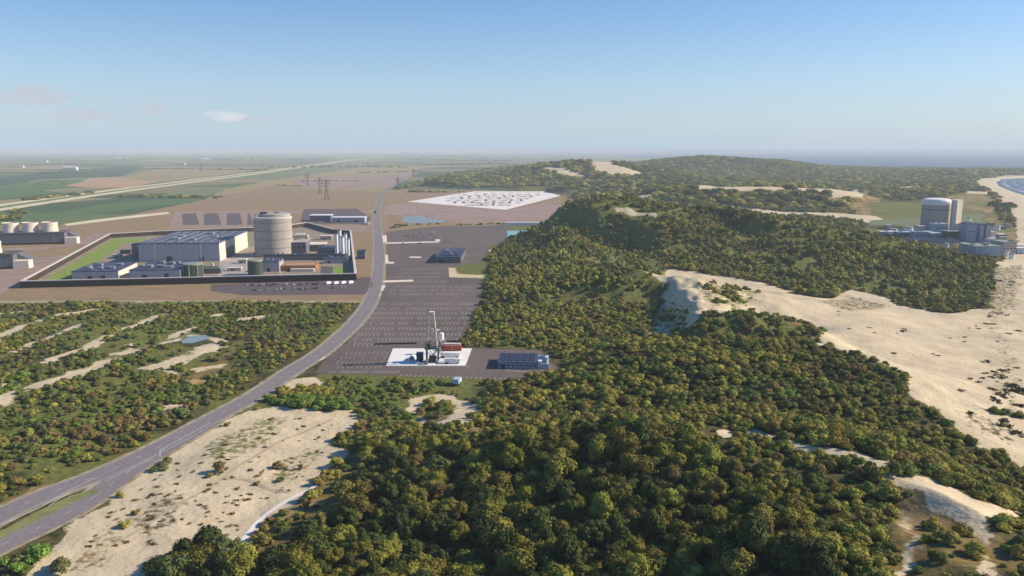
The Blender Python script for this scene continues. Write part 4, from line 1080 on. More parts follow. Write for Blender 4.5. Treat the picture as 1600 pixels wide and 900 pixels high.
# pylons
def pylon(px, py, h_, lab):
    x, y = G(px, py); t = empty('pylon', (x, y, 0), .3, lab, 'pylon', 'electricity pylons on the plain')
    mb = MB(); lv = 8
    wf = lambda z: 4.2 * (1 - z / h_) ** 1.3 + .7
    for k in range(lv):
        za, zb = h_ * k / lv, h_ * (k + 1) / lv; a, b_ = wf(za), wf(zb)
        ca = [(-a, -a), (a, -a), (a, a), (-a, a)]; cb = [(-b_, -b_), (b_, -b_), (b_, b_), (-b_, b_)]
        for i in range(4):
            j = (i + 1) % 4; mb.bar((*ca[i], za), (*cb[i], zb), .32); mb.bar((*ca[i], za), (*cb[j], zb), .2); mb.bar((*ca[j], za), (*cb[i], zb), .2)
    mb.build('lattice_mast', M['steel_dk'], t)
    for z, w in ((.68, 9), (.8, 11), (.92, 8)): 
        c_ = MB(); c_.bar((-w, 0, h_ * z), (w, 0, h_ * z), .35); c_.bar((-w, 0, h_ * z), (0, 0, h_ * z + 2.4), .2); c_.bar((w, 0, h_ * z), (0, 0, h_ * z + 2.4), .2)
        for sx in (-w, w): c_.bar((sx, 0, h_ * z), (sx, 0, h_ * z - 2.5), .18)
        c_.build('cross_arm', M['steel_dk'], t)
for a in [(510.5, 313, 52, 'tall dark lattice pylon on the brown plain, the largest'), (500, 303, 46, 'lattice pylon just behind the largest pylon'), (481, 291, 44, 'small lattice pylon at the pale lot corner'), (622, 297, 40, 'small lattice pylon beside the far road bend'),
          (315, 268, 46, 'small distant pylon on the dry fields at left'), (410, 262, 46, 'distant pylon beside the pale double track'), (575, 262, 40, 'distant pylon beyond the pale lot'), (646, 277, 38, 'distant pylon beside the far road')]: pylon(*a)
# farm buildings far out
for k, (px, py, w, lab) in enumerate([(22, 262, 60, 'distant pale farm shed at the left frame edge'), (98, 266, 80, 'distant white farm shed near the upper green fields'), (275, 258, 70, 'distant pale farm shed beyond the dry field'), (312, 251, 90, 'distant white barn above the dry field'),
                                      (60, 254, 80, 'far white barn near the horizon at left'), (180, 248, 70, 'far pale barn near the horizon, left of centre'), (470, 248, 80, 'far pale barn above the pale track end'), (606, 241, 90, 'far white tower block on the horizon by the road end'),
                                      (628, 242, 150, 'far white block in the horizon town'), (641, 241, 160, 'far tall block in the horizon town'), (660, 243, 120, 'far wide block in the horizon town'), (700, 246, 140, 'far pale shed beyond the road end'), (735, 250, 90, 'far pale shed before the coast')]):
    x, y = G(px, py); h_ = w * (.22 if w < 140 else .4)
    t = empty('farm_building', (x, y, 0), .1, lab, 'farm building'); MB().box(0, 0, -1, w, w * .4, h_).build('wall', M['cream'], t); MB().gable(0, 0, w, w * .4, h_ + .01, h_ * .3, 1).build('roof', M['white' if k % 2 else 'conc'], t)

# ------------------------------------------------------------------ power station by the beach
x, y = G(1470, 358)
rb = empty('coastal_reactor', (x, y + 20, 0), 0, 'round grey reactor building with white domed top by the beach', 'reactor building')
R2 = pw(1449, 1490, 357) / 2
MB().lathe([(R2, -1), (R2, 38)], 48).build('shell', M['conc'], rb)
MB().lathe([(R2 + .4, 38.01), (R2 + .4, 44), (R2 * .93, 46.4), (R2 * .6, 48), (0.1, 48.6)], 48, cap=False).build('dome', M['white'], rb)
MB().lathe([(R2 + .2, 30), (R2 + .2, 31)], 48, cap=False).build('joint_band', M['conc_dark'], rb)
x, y = G(1488, 359)
ch = empty('lift_tower', (x - 1, y + 8, 0), math.radians(-62), 'tall cream slab tower right of the coastal reactor', 'tower'); MB().box(0, 0, -1, 10, 14, 46).build('shaft', M['cream'], ch); MB().box(-.3, -.3, 46.01, 10.3, 14.3, 47).build('roof', M['white'], ch)
MB().box(2, -.2, 2, 3, -.02, 44).build('cable_duct', M['steel'], ch)
for nm, lab, px, py, x1_, d, h_, wall, roof, kw in [
    ('coastal_block', 'blue-grey block with white top knobs before the coastal reactor', 1460, 371, 1481, 16, 19, 'clad_blue', 'lblue', dict(vents=4, win=(3, 1.5, 12))),
    ('coastal_block', 'dark green block right of the knobbed blue-grey block', 1482, 377, 1510, 20, 13, 'green_dk', 'green_tank', dict(vents=2)),
    ('coastal_block', 'wide tall blue-grey block, leftmost of the three tall boxes', 1509, 379, 1525, 18, 25, 'clad_blue', 'slate', dict(vents=2, win=(3, 1.5, 14))),
    ('coastal_block', 'narrow tall block in the middle of the three tall boxes', 1529, 379, 1536, 16, 24, 'clad_blue', 'slate', dict(vents=1)),
    ('coastal_block', 'tall block nearest the beach of the three tall boxes', 1539, 379, 1547, 16, 24, 'clad', 'slate', dict(vents=1)),
    ('coastal_shed', 'large blue-grey shed with green-grey roof nearest the sand', 1523, 406, 1565, 30, 15, 'clad_blue', 'green_tank', dict(vents=3, door=[(8, 5, 5)])),
    ('coastal_shed', 'beige-grey shed between the large shed and the beach', 1566, 397, 1588, 24, 14, 'conc', 'green_tank', dict(vents=2, win=(4, 1.3, 6))),
    ('coastal_annex', 'low pale blue annex left of the coastal reactor', 1430, 374, 1459, 14, 10, 'clad_blue', 'lblue', dict(vents=3, win=(5, 1.4, 5))),
    ('coastal_annex', 'low navy-fronted annex among the left coastal sheds', 1403, 371, 1429, 12, 7, 'clad_dark', 'lblue', dict(vents=2, win=(5, 1.6, 3))),
    ('coastal_annex', 'leftmost low white annex of the coastal station', 1377, 369, 1401, 12, 6, 'clad_blue', 'white', dict(vents=2, win=(4, 1.4, 2))),
    ('coastal_annex', 'long low slate gallery in front of the coastal reactor', 1420, 381, 1500, 9, 5, 'clad_blue', 'slate', dict(vents=5, win=(12, 1.2, 2))),
    ('coastal_annex', 'short white-roofed annex under the knobbed block', 1455, 375, 1478, 8, 9, 'clad_blue', 'white', dict(win=(4, 1.2, 4))),
    ('coastal_annex', 'small cream house behind the three tall boxes', 1500, 360, 1512, 14, 9, 'cream', 'orange', dict(win=(3, 1.2, 4))),
    ('coastal_annex', 'small pale block behind the tallest box by the beach', 1548, 376, 1556, 12, 12, 'cream', 'white', dict(vents=1)),
]:
    bld(nm, lab, 'building', px, py, pw(px, x1_, py), d, h_, 3, wall, roof, seed=len(lab), **kw)
for k, (px, py, r_, h_, lab) in enumerate([(1583, 405, 3, 5, 'small white tank on sand before the beige-grey shed'), (1575, 401, 2.5, 6, 'small white tank beside the beige-grey shed wall'), (1480, 388, 3, 5, 'small pale tank at the tree edge under the slate gallery'), (1515, 352, 3, 12, 'slim pale tank behind the three tall boxes'), (1398, 366, 6, 7, 'pale round tank behind the leftmost annex'), (1422, 364, 7, 8, 'pale round tank behind the navy-fronted annex'), (1560, 360, 5, 6, 'round pale tank between boxes and beach')]):
    silo('round_tank', lab, 'tank', px, py, r_, h_, 'white', 'green_tank', n=20)

ht = random.Random(12); hs = []
for k in range(26):
    px = ht.uniform(1500, 1592) if k < 18 else ht.uniform(1385, 1450); py = ht.uniform(352, 398) if k < 18 else ht.uniform(358, 372)
    hs.append((px, py, ht.choice(['beige', 'white', 'pale blue', 'grey'])))
for (px, py, c_), lab in zip(hs, rank_labels([(p, q, c_, 'beside the coastal reactor' if p < 1460 else 'between the tall boxes and the beach') for p, q, c_ in hs], 'small %s hut %s')):
    x, y = G(px, py); w = ht.uniform(6, 13); d = ht.uniform(6, 10); h_ = ht.uniform(3.5, 8)
    t = empty('hut', (x, y, 0), ht.uniform(-.2, .3), lab, 'hut', 'huts around the coastal power station')
    MB().box(0, 0, -1, w, d, h_).build('wall', M[{'beige': 'conc', 'white': 'white', 'pale blue': 'lblue', 'grey': 'clad_dark'}[c_]], t)
    MB().box(-.3, -.3, h_ + .01, w + .3, d + .3, h_ + .6).build('roof', M[ht.choice(['white', 'conc', 'green_tank'])], t)
    MB().box(w * .3, -.15, 0, w * .3 + 1.5, .05, 2.3).build('door', M['steel_dk'], t)
# worn white track along the edge of the sand plain, draped on the ground
def drape(pts, w, name, m_, dz=.12, step=3):
    P = resample(catmull([np.array(at(*p)) for p in pts]), step)
    L_ = np.array(offsets(P, -w / 2)); R_ = np.array(offsets(P, w / 2)); C_ = np.array([tuple(p) for p in P])
    zl = terrain(L_[:, 0], L_[:, 1]); zr = terrain(R_[:, 0], R_[:, 1]); zc = np.maximum(terrain(C_[:, 0], C_[:, 1]), (zl + zr) / 2)
    mb = MB()
    for i in range(len(P) - 1):
        mb.add([(*L_[i], zl[i] + dz), (*C_[i], zc[i] + dz), (*R_[i], zr[i] + dz), (*R_[i + 1], zr[i + 1] + dz), (*C_[i + 1], zc[i + 1] + dz), (*L_[i + 1], zl[i + 1] + dz)], [(0, 1, 4, 5), (1, 2, 3, 4)])
    tag(mb.build(name, m_), kind='structure')
drape([(372, 856), (385, 838), (405, 814), (425, 798), (448, 783), (470, 772), (500, 756), (525, 742)], 1.9, 'footpath', M['padwhite'])
drape([(350, 747), (385, 750), (420, 764), (458, 770)], 1.6, 'footpath', M['sandtrack'], .08)
drape([(180, 850), (260, 800), (330, 760), (420, 700), (520, 655)], 1.3, 'footpath', M['sandtrack'], .08)
sheet('pond', GP([(283, 533), (297, 525), (322, 524), (326, 530), (300, 537), (285, 537)]), .25, M['pond'])
# surf along the bay
P = resample(catmull([np.array(p) for p in GP([(1640, 330), (1600, 305), (1578, 297), (1560, 290), (1556, 284), (1562, 279.5), (1600, 277), (1700, 276.6)])]), 14)
sf = MB()
for o1, o2 in ((24, 34), (58, 64), (88, 93)):
    for i in range(len(P) - 1):
        a = offsets(P[i:i + 2], lambda k: (o1 + 5 * math.sin(i * .9 + o1))); b_ = offsets(P[i:i + 2], lambda k: (o2 + 6 * math.sin(i * .7 + o2)))
        if math.sin(i * .5 + o1) + random.uniform(-.9, .9) < -.1: continue
        sf.add([(*a[0], -2.1), (*b_[0], -2.1), (*b_[1], -2.1), (*a[1], -2.1)], [(0, 1, 2, 3)])
tag(sf.build('surf', M['foam']), kind='structure')
# ------------------------------------------------------------------ foliage
def leaf_mat(name, c1, c2):
    m, n, l, b = new_mat(name)
    a = n.new('ShaderNodeAttribute'); a.attribute_name = 'tint'
    oi = n.new('ShaderNodeObjectInfo')
    cc = mixn(n, l, a.outputs['Fac'], c1, c2)
    hs = n.new('ShaderNodeHueSaturation')
    l.new(mathn(n, l, 'MULTIPLY_ADD', oi.outputs['Random'], .03, .485), hs.inputs['Hue'])
    l.new(mathn(n, l, 'MULTIPLY_ADD', oi.outputs['Random'], .5, .72), hs.inputs['Value'])
    l.new(cc, hs.inputs['Color']); l.new(hs.outputs[0], b.inputs['Base Color'])
    b.inputs['Roughness'].default_value = .75; b.inputs['Specular IOR Level'].default_value = .15
    tr = n.new('ShaderNodeBsdfTranslucent'); l.new(hs.outputs[0], tr.inputs['Color'])
    mx = n.new('ShaderNodeMixShader'); mx.inputs[0].default_value = .12
    l.new(b.outputs[0], mx.inputs[1]); l.new(tr.outputs[0], mx.inputs[2])
    l.new(mx.outputs[0], n['Material Output'].inputs['Surface'])
    return m
LK = 1.12
LEAF = {
    'olive': leaf_mat('olive_leaves', S(92, 92, 38, LK), S(146, 140, 60, LK)),
    'dark green': leaf_mat('dark_green_leaves', S(58, 72, 34, LK), S(98, 106, 50, LK)),
    'yellow-green': leaf_mat('yellow_green_leaves', S(118, 122, 48, LK), S(142, 140, 58, LK)),
    'brownish': leaf_mat('brownish_leaves', S(102, 92, 48, LK), S(126, 114, 62, LK)),
    'grey-green': leaf_mat('grey_green_leaves', S(80, 92, 52, LK), S(112, 118, 66, LK)),
    'fresh green': leaf_mat('fresh_green_leaves', S(86, 116, 44, LK), S(116, 140, 54, LK)),
}
SCRUBLEAF = {
    'olive': leaf_mat('olive_scrub', S(142, 136, 58), S(184, 172, 84)),
    'dark green': leaf_mat('dark_green_scrub', S(90, 106, 48), S(136, 144, 66)),
    'yellow-green': leaf_mat('yellow_green_scrub', S(140, 138, 60), S(172, 164, 80)),
    'brownish': leaf_mat('brownish_scrub', S(124, 106, 60), S(158, 138, 84)),
    'grey-green': leaf_mat('grey_green_scrub', S(104, 112, 68), S(140, 142, 90)),
    'fresh green': leaf_mat('fresh_green_scrub', S(106, 136, 54), S(140, 160, 70)),
}
M['bark'] = mat('bark', S(96, 84, 70), .95, .4, 2.0)
M['drytuft'] = mat('marram_grass', S(104, 98, 58), .95, .3, .5)

ICO = None
def ico():
    global ICO
    if ICO is None:
        bm = bmesh.new(); bmesh.ops.create_icosphere(bm, subdivisions=2, radius=1)
        ICO = (np.array([v.co[:] for v in bm.verts]), np.array([[v.index for v in f.verts] for f in bm.faces])); bm.free()
    return ICO

def crown_mesh(name, seed, R, H, z0, lobes, leaves, ls, m, flat=.8, core=.74):
    r = np.random.default_rng(seed)
    V, Q, T = [], [], []
    iv, itri = ico()
    nv = 0
    C = []
    for i in range(lobes):
        a = r.uniform(0, 2 * math.pi); q = math.sqrt(r.uniform(0, 1)) * .80
        if i == 0: q = 0
        h = (1 - q * q * .8) * r.uniform(.42, .95)
        lr = R * r.uniform(.17, .46) * (1.15 - .3 * q)
        C.append((q * R * math.cos(a), q * R * math.sin(a), z0 + (H - z0) * h * .8, lr, r.uniform(0, 1)))
    tot = sum(c[3] ** 2 for c in C)
    for cx, cy, cz, lr, tn in C:
        n = int(leaves * lr * lr / tot)
        d = r.normal(size=(n, 3)); d /= np.linalg.norm(d, axis=1)[:, None]
        d[:, 2] = np.where(d[:, 2] < -.35, -d[:, 2], d[:, 2])
        rr = lr * (r.uniform(.68, 1.08, n) + .34 * r.uniform(0, 1, n) ** 4 + .12 * np.sin(d[:, 0] * 7 + tn * 9) * np.cos(d[:, 1] * 6 + tn * 5))
        p = d * rr[:, None] * np.array([1, 1, flat]) + np.array([cx, cy, cz])
        nn = d * 1.25 + r.normal(size=(n, 3)) * .38; nn[:, 2] += .12; nn /= np.linalg.norm(nn, axis=1)[:, None]
        u = np.cross(nn, r.normal(size=(n, 3))); u /= np.linalg.norm(u, axis=1)[:, None]
        w = np.cross(nn, u)
        s = ls * r.uniform(.6, 1.35, n)[:, None]
        q4 = np.stack([p - u * s, p - w * s * .7, p + u * s, p + w * s * .7], 1)
        V.append(q4.reshape(-1, 3)); Q.append((np.arange(n * 4).reshape(n, 4) + nv)); nv += n * 4
        T.append(np.clip(np.repeat(tn * .7 + r.uniform(-.15, .35, n), 4), 0, 1))
        cv = iv * (lr * core) * np.array([1, 1, flat]) * (1 + r.uniform(-.12, .12, (len(iv), 1))) + np.array([cx, cy, cz])
        V.append(cv); qq = np.concatenate([itri, itri[:, 2:3]], 1) + nv
        Q.append(qq); nv += len(iv); T.append(np.full(len(iv), tn * .7))
    V = np.concatenate(V); Q = np.concatenate(Q); T = np.concatenate(T)
    me = bpy.data.meshes.new(name)
    tri = Q[:, 2] == Q[:, 3]
    faces = [tuple(f[:3]) if t else tuple(f) for f, t in zip(Q.tolist(), tri)]
    me.from_pydata(V.tolist(), [], faces)
    a = me.attributes.new('tint', 'FLOAT', 'POINT'); a.data.foreach_set('value', T.astype(np.float32))
    me.materials.append(m); me.update(); return me

def trunk_mesh(name, seed, R, H):
    r = random.Random(seed); mb = MB()
    def limb(a, b, r0, r1, n=7):
        a = Vector(a); b = Vector(b); d = (b - a).normalized(); u = d.orthogonal().normalized(); w = d.cross(u)
        vs = [p + (u * math.cos(2 * math.pi * i / n) + w * math.sin(2 * math.pi * i / n)) * rr for p, rr in ((a, r0), (b, r1)) for i in range(n)]
        mb.add(vs, [(i, (i + 1) % n, n + (i + 1) % n, n + i) for i in range(n)])
    b = (r.uniform(-.3, .3), r.uniform(-.3, .3), H * .42)
    limb((0, 0, -1.5), b, .24, .17)
    for k in range(5):
        a = 2 * math.pi * k / 5 + r.uniform(-.4, .4)
        limb(b, (math.cos(a) * R * .5, math.sin(a) * R * .5, H * r.uniform(.6, .8)), .14, .05, 5)
    return mb.mesh(name)

COLS = ['olive', 'dark green', 'yellow-green', 'brownish', 'grey-green', 'fresh green']
def mat_bark(me): me.materials.append(M['bark']); return me
TREE = {}    # near trees, by colour and shape
for ci, c_ in enumerate(COLS):
    for s_ in range(3):
        R_, H__, lb = [(4.3, 8.2, 13), (3.9, 9.6, 11), (4.8, 7.2, 15)][s_]
        TREE[c_, s_] = (crown_mesh('tree_crown', 10 * ci + s_, R_ * 1.08, H__, H__ * .12, lb + 9, 3000, .33, LEAF[c_], [.85, 1.0, .7][s_]), mat_bark(trunk_mesh('tree_trunk', ci * 3 + s_, R_, H__)))
BUSH = {(c_, s_): crown_mesh('bush_crown', 200 + 10 * ci + s_, 3.0, 3.2, .0, 9 + s_, 900, .27, SCRUBLEAF[c_], .66) for ci, c_ in enumerate(COLS) for s_ in range(2)}
MIDT = {(c_, s_): crown_mesh('mid_crown', 400 + 10 * ci + s_, 3.6, 5.0, .0, 8 + s_, 330, .55, SCRUBLEAF[c_], .8) for ci, c_ in enumerate(COLS) for s_ in range(2)}
FART = {(c_, s_): crown_mesh('thicket', 600 + 10 * ci + s_, 14, 11, .0, 24, 520, 1.7, SCRUBLEAF[c_], .6) for ci, c_ in enumerate(COLS) for s_ in range(2)}

def scatter_stuff(name, protos, X, Y, Z, rot, scale, idx, label=None):
    """one object that carries many plants as instances"""
    pc = bpy.data.collections.new(name + '_kinds')
    for i, parts in enumerate(protos):
        if not isinstance(parts, (list, tuple)): parts = [parts]
        o = bpy.data.objects.new('%s_kind_%03d' % (name, i), parts[0]); pc.objects.link(o)
    me = bpy.data.meshes.new(name)
    me.vertices.add(len(X)); me.vertices.foreach_set('co', np.stack([X, Y, Z], -1).astype(np.float32).ravel())
    for nm, arr, ty in (('rot', rot, 'FLOAT'), ('sc', scale, 'FLOAT'), ('idx', idx, 'INT')):
        a = me.attributes.new(nm, ty, 'POINT'); a.data.foreach_set('value', np.ascontiguousarray(arr, np.int32 if ty == 'INT' else np.float32))
    o = bpy.data.objects.new(name, me); col.objects.link(o)
    ng = bpy.data.node_groups.new(name, 'GeometryNodeTree')
    ng.interface.new_socket('Geometry', in_out='INPUT', socket_type='NodeSocketGeometry')
    ng.interface.new_socket('Geometry', in_out='OUTPUT', socket_type='NodeSocketGeometry')
    N, L = ng.nodes, ng.links
    gi = N.new('NodeGroupInput'); go = N.new('NodeGroupOutput')
    ip = N.new('GeometryNodeInstanceOnPoints'); ci = N.new('GeometryNodeCollectionInfo')
    ci.inputs['Collection'].default_value = pc; ci.inputs['Separate Children'].default_value = True; ci.inputs['Reset Children'].default_value = True
    def na(nm, ty):
        a = N.new('GeometryNodeInputNamedAttribute'); a.data_type = ty; a.inputs['Name'].default_value = nm; return a.outputs['Attribute']
    cx = N.new('ShaderNodeCombineXYZ'); L.new(na('rot', 'FLOAT'), cx.inputs[2])
    L.new(gi.outputs[0], ip.inputs['Points']); L.new(ci.outputs[0], ip.inputs['Instance'])
    ip.inputs['Pick Instance'].default_value = True
    L.new(na('idx', 'INT'), ip.inputs['Instance Index']); L.new(cx.outputs[0], ip.inputs['Rotation']); L.new(na('sc', 'FLOAT'), ip.inputs['Scale'])
    L.new(ip.outputs[0], go.inputs[0])
    md = o.modifiers.new('scatter', 'NODES'); md.node_group = ng
    return tag(o, label, kind='stuff')

def jgrid(x0, x1, y0, y1, s, seed):
    r = np.random.default_rng(seed)
    X, Y = np.meshgrid(np.arange(x0, x1, s), np.arange(y0, y1, s))
    X = X.ravel() + r.uniform(-.45, .45, X.size) * s; Y = Y.ravel() + r.uniform(-.45, .45, Y.size) * s
    return X, Y
def in_view(x, y, mg=.12):
    a = np.abs(np.arctan2(x, y)); return (a < FOV / 2 + mg) & (y > 60)
def seen(x, y, z):
    """is this point in sight of the camera over the dunes"""
    ok = np.ones(x.shape, bool)
    for t in np.linspace(.25, .97, 26):
        ok &= terrain(x * t, y * t) < CAM_Z + (z - CAM_Z) * t + .5
    return ok

SAND_W = [P for P in SAND]
def free(x, y, sand_t=.35):
    ms = sand_mask(x, y, .75)
    sand_t = np.where(np.random.default_rng(len(x)).uniform(0, 1, x.shape) < .08, .6, sand_t); md = cover(DRY, x, y, 7.0, 9.0)
    ok = (ms < sand_t) & (sdf(LOT, x, y) > 2.5) & (dline(roadN, x, y) > 11) & (dline(roadS, x, y) > 9.5) & (sdf(SEA_NEAR, x, y) > 70) & (sdf(SEA_FAR, x, y) > 250)
    for P_, w_ in FLATS[3:]: ok &= sdf(P_, x, y) > 2
    return ok, md
def size_field(x, y):
    """tall trees in the middle of the foreground, low scrub elsewhere"""
    px, py, f = project(x, y, terrain(x, y))
    return smooth(12, -25, sdf(BIGWOOD, x, y))
BIGWOOD = AP([(400, 905), (430, 840), (520, 730), (580, 690), (760, 690), (960, 660), (1080, 690), (1180, 740), (1260, 800), (1330, 905), (1300, 1200), (300, 1300)])

def pick_col(x, y, r, w):
    """colour families drift over the ground"""
    n_ = fbm(x, y, 38, 2, 55); k = r.uniform(0, 1, x.shape) * .55 + n_ * .75 - .15
    cum = np.cumsum(w) / np.sum(w)
    return np.searchsorted(cum, np.clip(k, 0, .999))

# ---- near wood (trees) -------------------------------------------------
r = np.random.default_rng(101)
X, Y = jgrid(-120, 330, 95, 400, 5.9, 1)
ok, md = free(X, Y); big = size_field(X, Y)
k = ok & (sdf(DUNE_LAND, X, Y) < -2) & in_view(X, Y) & (big > .35) & (r.uniform(0, 1, X.shape) > md * 1.3) & (fbm(X, Y, 20, 2, 133) > .20)
TX, TY = X[k], Y[k]; TZ = terrain(TX, TY); tb = big[k]
Tc = pick_col(TX, TY, r, [.44, .24, .12, .10, .05, .05]); Ts = r.integers(0, 3, len(TX))
Tsc = r.uniform(.42, 1.0, len(TX)) ** 1.0 * (.72 + .28 * tb) * (.75 + .9 * fbm(TX, TY, 22, 2, 19)); Trot = r.uniform(0, 6.28, len(TX))
# the two outlying trees at the edge of the sand plain
ex = [(292, 884, 'dark green', 0, 1.25), (328, 872, 'dark green', 1, 1.4), (262, 897, 'dark green', 2, 1.1), (352, 884, 'grey-green', 0, 1.2), (310, 906, 'olive', 2, 1.3), (378, 905, 'olive', 0, 1.2), (345, 915, 'dark green', 0, 1.3), (276, 918, 'grey-green', 1, 1.2), (440, 890, 'dark green', 2, 1.25), (480, 885, 'olive', 0, 1.3), (460, 905, 'yellow-green', 2, 1.3)]
for (px, py, c_, s_, sc_) in ex:
    p = at(px, py); TX = np.append(TX, p[0]); TY = np.append(TY, p[1]); TZ = np.append(TZ, terrain(np.array([p[0]]), np.array([p[1]]))[0])
    Tc = np.append(Tc, COLS.index(c_)); Ts = np.append(Ts, s_); Tsc = np.append(Tsc, sc_); Trot = np.append(Trot, 1.0)
# ---- dune scrub as low trees, near --------------------------------------
X, Y = jgrid(-160, 430, 95, 620, 3.7, 2)
ok, md = free(X, Y); big = size_field(X, Y)
dl = sdf(DUNE_LAND, X, Y)
k = ok & (dl < 3) & in_view(X, Y) & ((big < .45) | (r.uniform(0, 1, X.shape) < .35)) & (r.uniform(0, 1, X.shape) > md * .5) & (r.uniform(0, 1, X.shape) < .50 + .6 * smooth(.25, .5, fbm(X, Y, 34, 3, 63)))
BX, BY = X[k], Y[k]; BZ = terrain(BX, BY)
Bc = pick_col(BX, BY, r, [.42, .2, .13, .13, .07, .05]); Bs = r.integers(0, 2, len(BX)); Bsc = r.uniform(.35, 1.3, len(BX)) * (.7 + .55 * fbm(BX, BY, 60, 2, 88)); Brot = r.uniform(0, 6.28, len(BX))
# ---- scrub plain on the left --------------------------------------------
SCR = GP([(-260, 905), (-260, 475), (555, 475), (556, 500), (497, 550), (397, 615), (237, 700), (0, 800)])
SCR2 = GP([(300, 940), (372, 880), (450, 800), (520, 715), (556, 662), (520, 640), (500, 612), (515, 592), (690, 595), (882, 603), (800, 625), (790, 650), (640, 672), (585, 690)])
SCR3 = GP([(540, 500), (567, 500), (541, 537), (505, 560), (500, 560)])
SCR5 = GP([(408, 627), (425, 610), (500, 608), (548, 630), (552, 646), (490, 650), (455, 640), (430, 634)])
SCR4 = GP([(-60, 905), (0, 870), (40, 852), (110, 862), (130, 905)])
X, Y = jgrid(-560, 60, 170, 720, 4.3, 3)
ok, md = free(X, Y)
zone = (sdf(SCR, X, Y) < 0) | (sdf(SCR2, X, Y) < 0) | (sdf(SCR3, X, Y) < 0) | (sdf(SCR4, X, Y) < 0) | (sdf(SCR5, X, Y) < 0)
k = ok & zone & in_view(X, Y) & (sdf(DUNE_LAND, X, Y) > 3) & (r.uniform(0, 1, X.shape) > md * .6) & (r.uniform(0, 1, X.shape) < .32 + .85 * smooth(.3, .55, fbm(X, Y, 30, 3, 91)))
LX, LY = X[k], Y[k]; LZ = terrain(LX, LY)
Lc = pick_col(LX, LY, r, [.20, .24, .08, .06, .14, .28]); Ls = r.integers(0, 2, len(LX)); Lsc = r.uniform(.4, 1.2, len(LX)) * (.7 + .55 * fbm(LX, LY, 50, 2, 44)); Lrot = r.uniform(0, 6.28, len(LX))
Lc = np.where((sdf(SCR5, LX, LY) < 0), np.where(LY > G(0, 626)[1], 0, 5), Lc); Lsc = np.where((sdf(SCR5, LX, LY) < 0), np.maximum(Lsc, 1.0) * 1.15, Lsc)
redd = cover([AP([(420, 655), (95, 655), (60, 700), (120, 715), (300, 672)]), AP([(760, 594), (880, 600), (870, 612), (780, 606)])], LX, LY, 6, 6) > .5
Lc = np.where(redd & (r.uniform(0, 1, len(LX)) < .6), COLS.index('brownish'), Lc)
# placed shrubs of the sand plain
PL = [(342, 738, 'brownish', 0, 1.25), (330, 745, 'olive', 1, .7), (437, 731, 'brownish', 1, .95), (470, 733, 'brownish', 0, .6), (436, 753, 'dark green', 1, .7), (196, 824, 'olive', 0, .8), (187, 777, 'yellow-green', 1, .7),
      (66, 872, 'fresh green', 0, 1.6), (44, 882, 'fresh green', 1, 1.2), (28, 893, 'fresh green', 0, 1.0), (95, 893, 'grey-green', 1, 1.5), (250, 735, 'grey-green', 0, 1.2), (262, 724, 'grey-green', 1, 1.0), (420, 626, 'fresh green', 0, 1.2), (450, 622, 'olive', 1, 1.3),
      (470, 635, 'fresh green', 0, 1.5), (498, 638, 'fresh green', 1, 1.6), (523, 640, 'fresh green', 0, 1.4), (440, 612, 'olive', 0, 1.1), (672, 632, 'olive', 0, 1.3), (687, 640, 'dark green', 1, 1.4), (702, 634, 'olive', 1, 1.2), (684, 652, 'grey-green', 0, 1.1), (697, 648, 'dark green', 0, 1.1),
      (404, 640, 'olive', 1, .7), (356, 665, 'olive', 0, .6), (213, 803, 'olive', 0, .6), (402, 757, 'olive', 0, .5), (135, 560, 'dark green', 1, 1.7), (120, 572, 'dark green', 0, 1.3), (545, 680, 'olive', 0, .9)]
for (px, py, c_, s_, sc_) in PL:
    p = at(px, py); LX = np.append(LX, p[0]); LY = np.append(LY, p[1]); LZ = np.append(LZ, terrain(np.array([p[0]]), np.array([p[1]]))[0])
    Lc = np.append(Lc, COLS.index(c_)); Ls = np.append(Ls, s_); Lsc = np.append(Lsc, sc_); Lrot = np.append(Lrot, .5)

# ---- who becomes an object of its own ------------------------------------
PLACES = [(300, 860, 'at the sand plain corner'), (440, 870, 'beside the curved white track'), (560, 760, 'beside the dry sand-edge grass'), (600, 690, 'below the dark edge bushes'),
          (700, 700, 'below the round sandy clearing'), (800, 660, 'right of the round sandy clearing'), (620, 880, 'at the bottom, left of centre'), (760, 800, 'in the wood hollow'), (780, 890, 'at the bottom edge at centre'),
          (900, 720, 'on the middle slope of the wood'), (920, 810, 'around the round brownish tree'), (960, 890, 'at the bottom, right of centre'), (1060, 760, 'under the near dune top'), (1120, 890, 'at the bottom under the near dune'),
          (1100, 690, 'by the two small sand spots'), (1240, 740, 'below the sandy crest path'), (1260, 860, 'on the near dune'), (1350, 800, 'left of the rocky sand gully'), (1460, 860, 'beyond the rocky sand gully'),
          (1500, 730, 'beyond the forked sand path'), (1350, 640, 'on the ridge edging the big sand slope'), (1000, 600, 'on the ridge behind the wood'), (1180, 600, 'on the ridge top beside the sand'), (1560, 700, 'at the foot of the beach slope')]
LPLACES = [(60, 880, 'below the road in the bottom corner'), (230, 730, 'on the sandy verge by the road fork'), (190, 790, 'in the sand beside the road fork'), (340, 740, 'in the middle of the sand plain'), (440, 745, 'at the track side of the sand plain'),
           (470, 630, 'on the flat mound beside the road'), (560, 625, 'between the sand and the paved lot'), (600, 655, 'left of the round sandy clearing'), (690, 640, 'on the island of the round clearing'), (760, 605, 'behind the round sandy clearing'),
           (60, 740, 'above the road near the edge'), (200, 690, 'in the reddish scrub above the road'), (330, 630, 'along the road in the scrub'), (60, 650, 'in the lower scrub corner'), (170, 610, 'below the long sand strip'), (430, 560, 'where the road nears the lot'),
           (120, 560, 'between the two long sand strips'), (300, 590, 'beside the ochre bare patch'), (400, 520, 'in the upper scrub beside the road'), (200, 500, 'under the brown field edge'), (40, 500, 'in the striped sand of the upper corner'), (530, 510, 'between road and paved lot')]
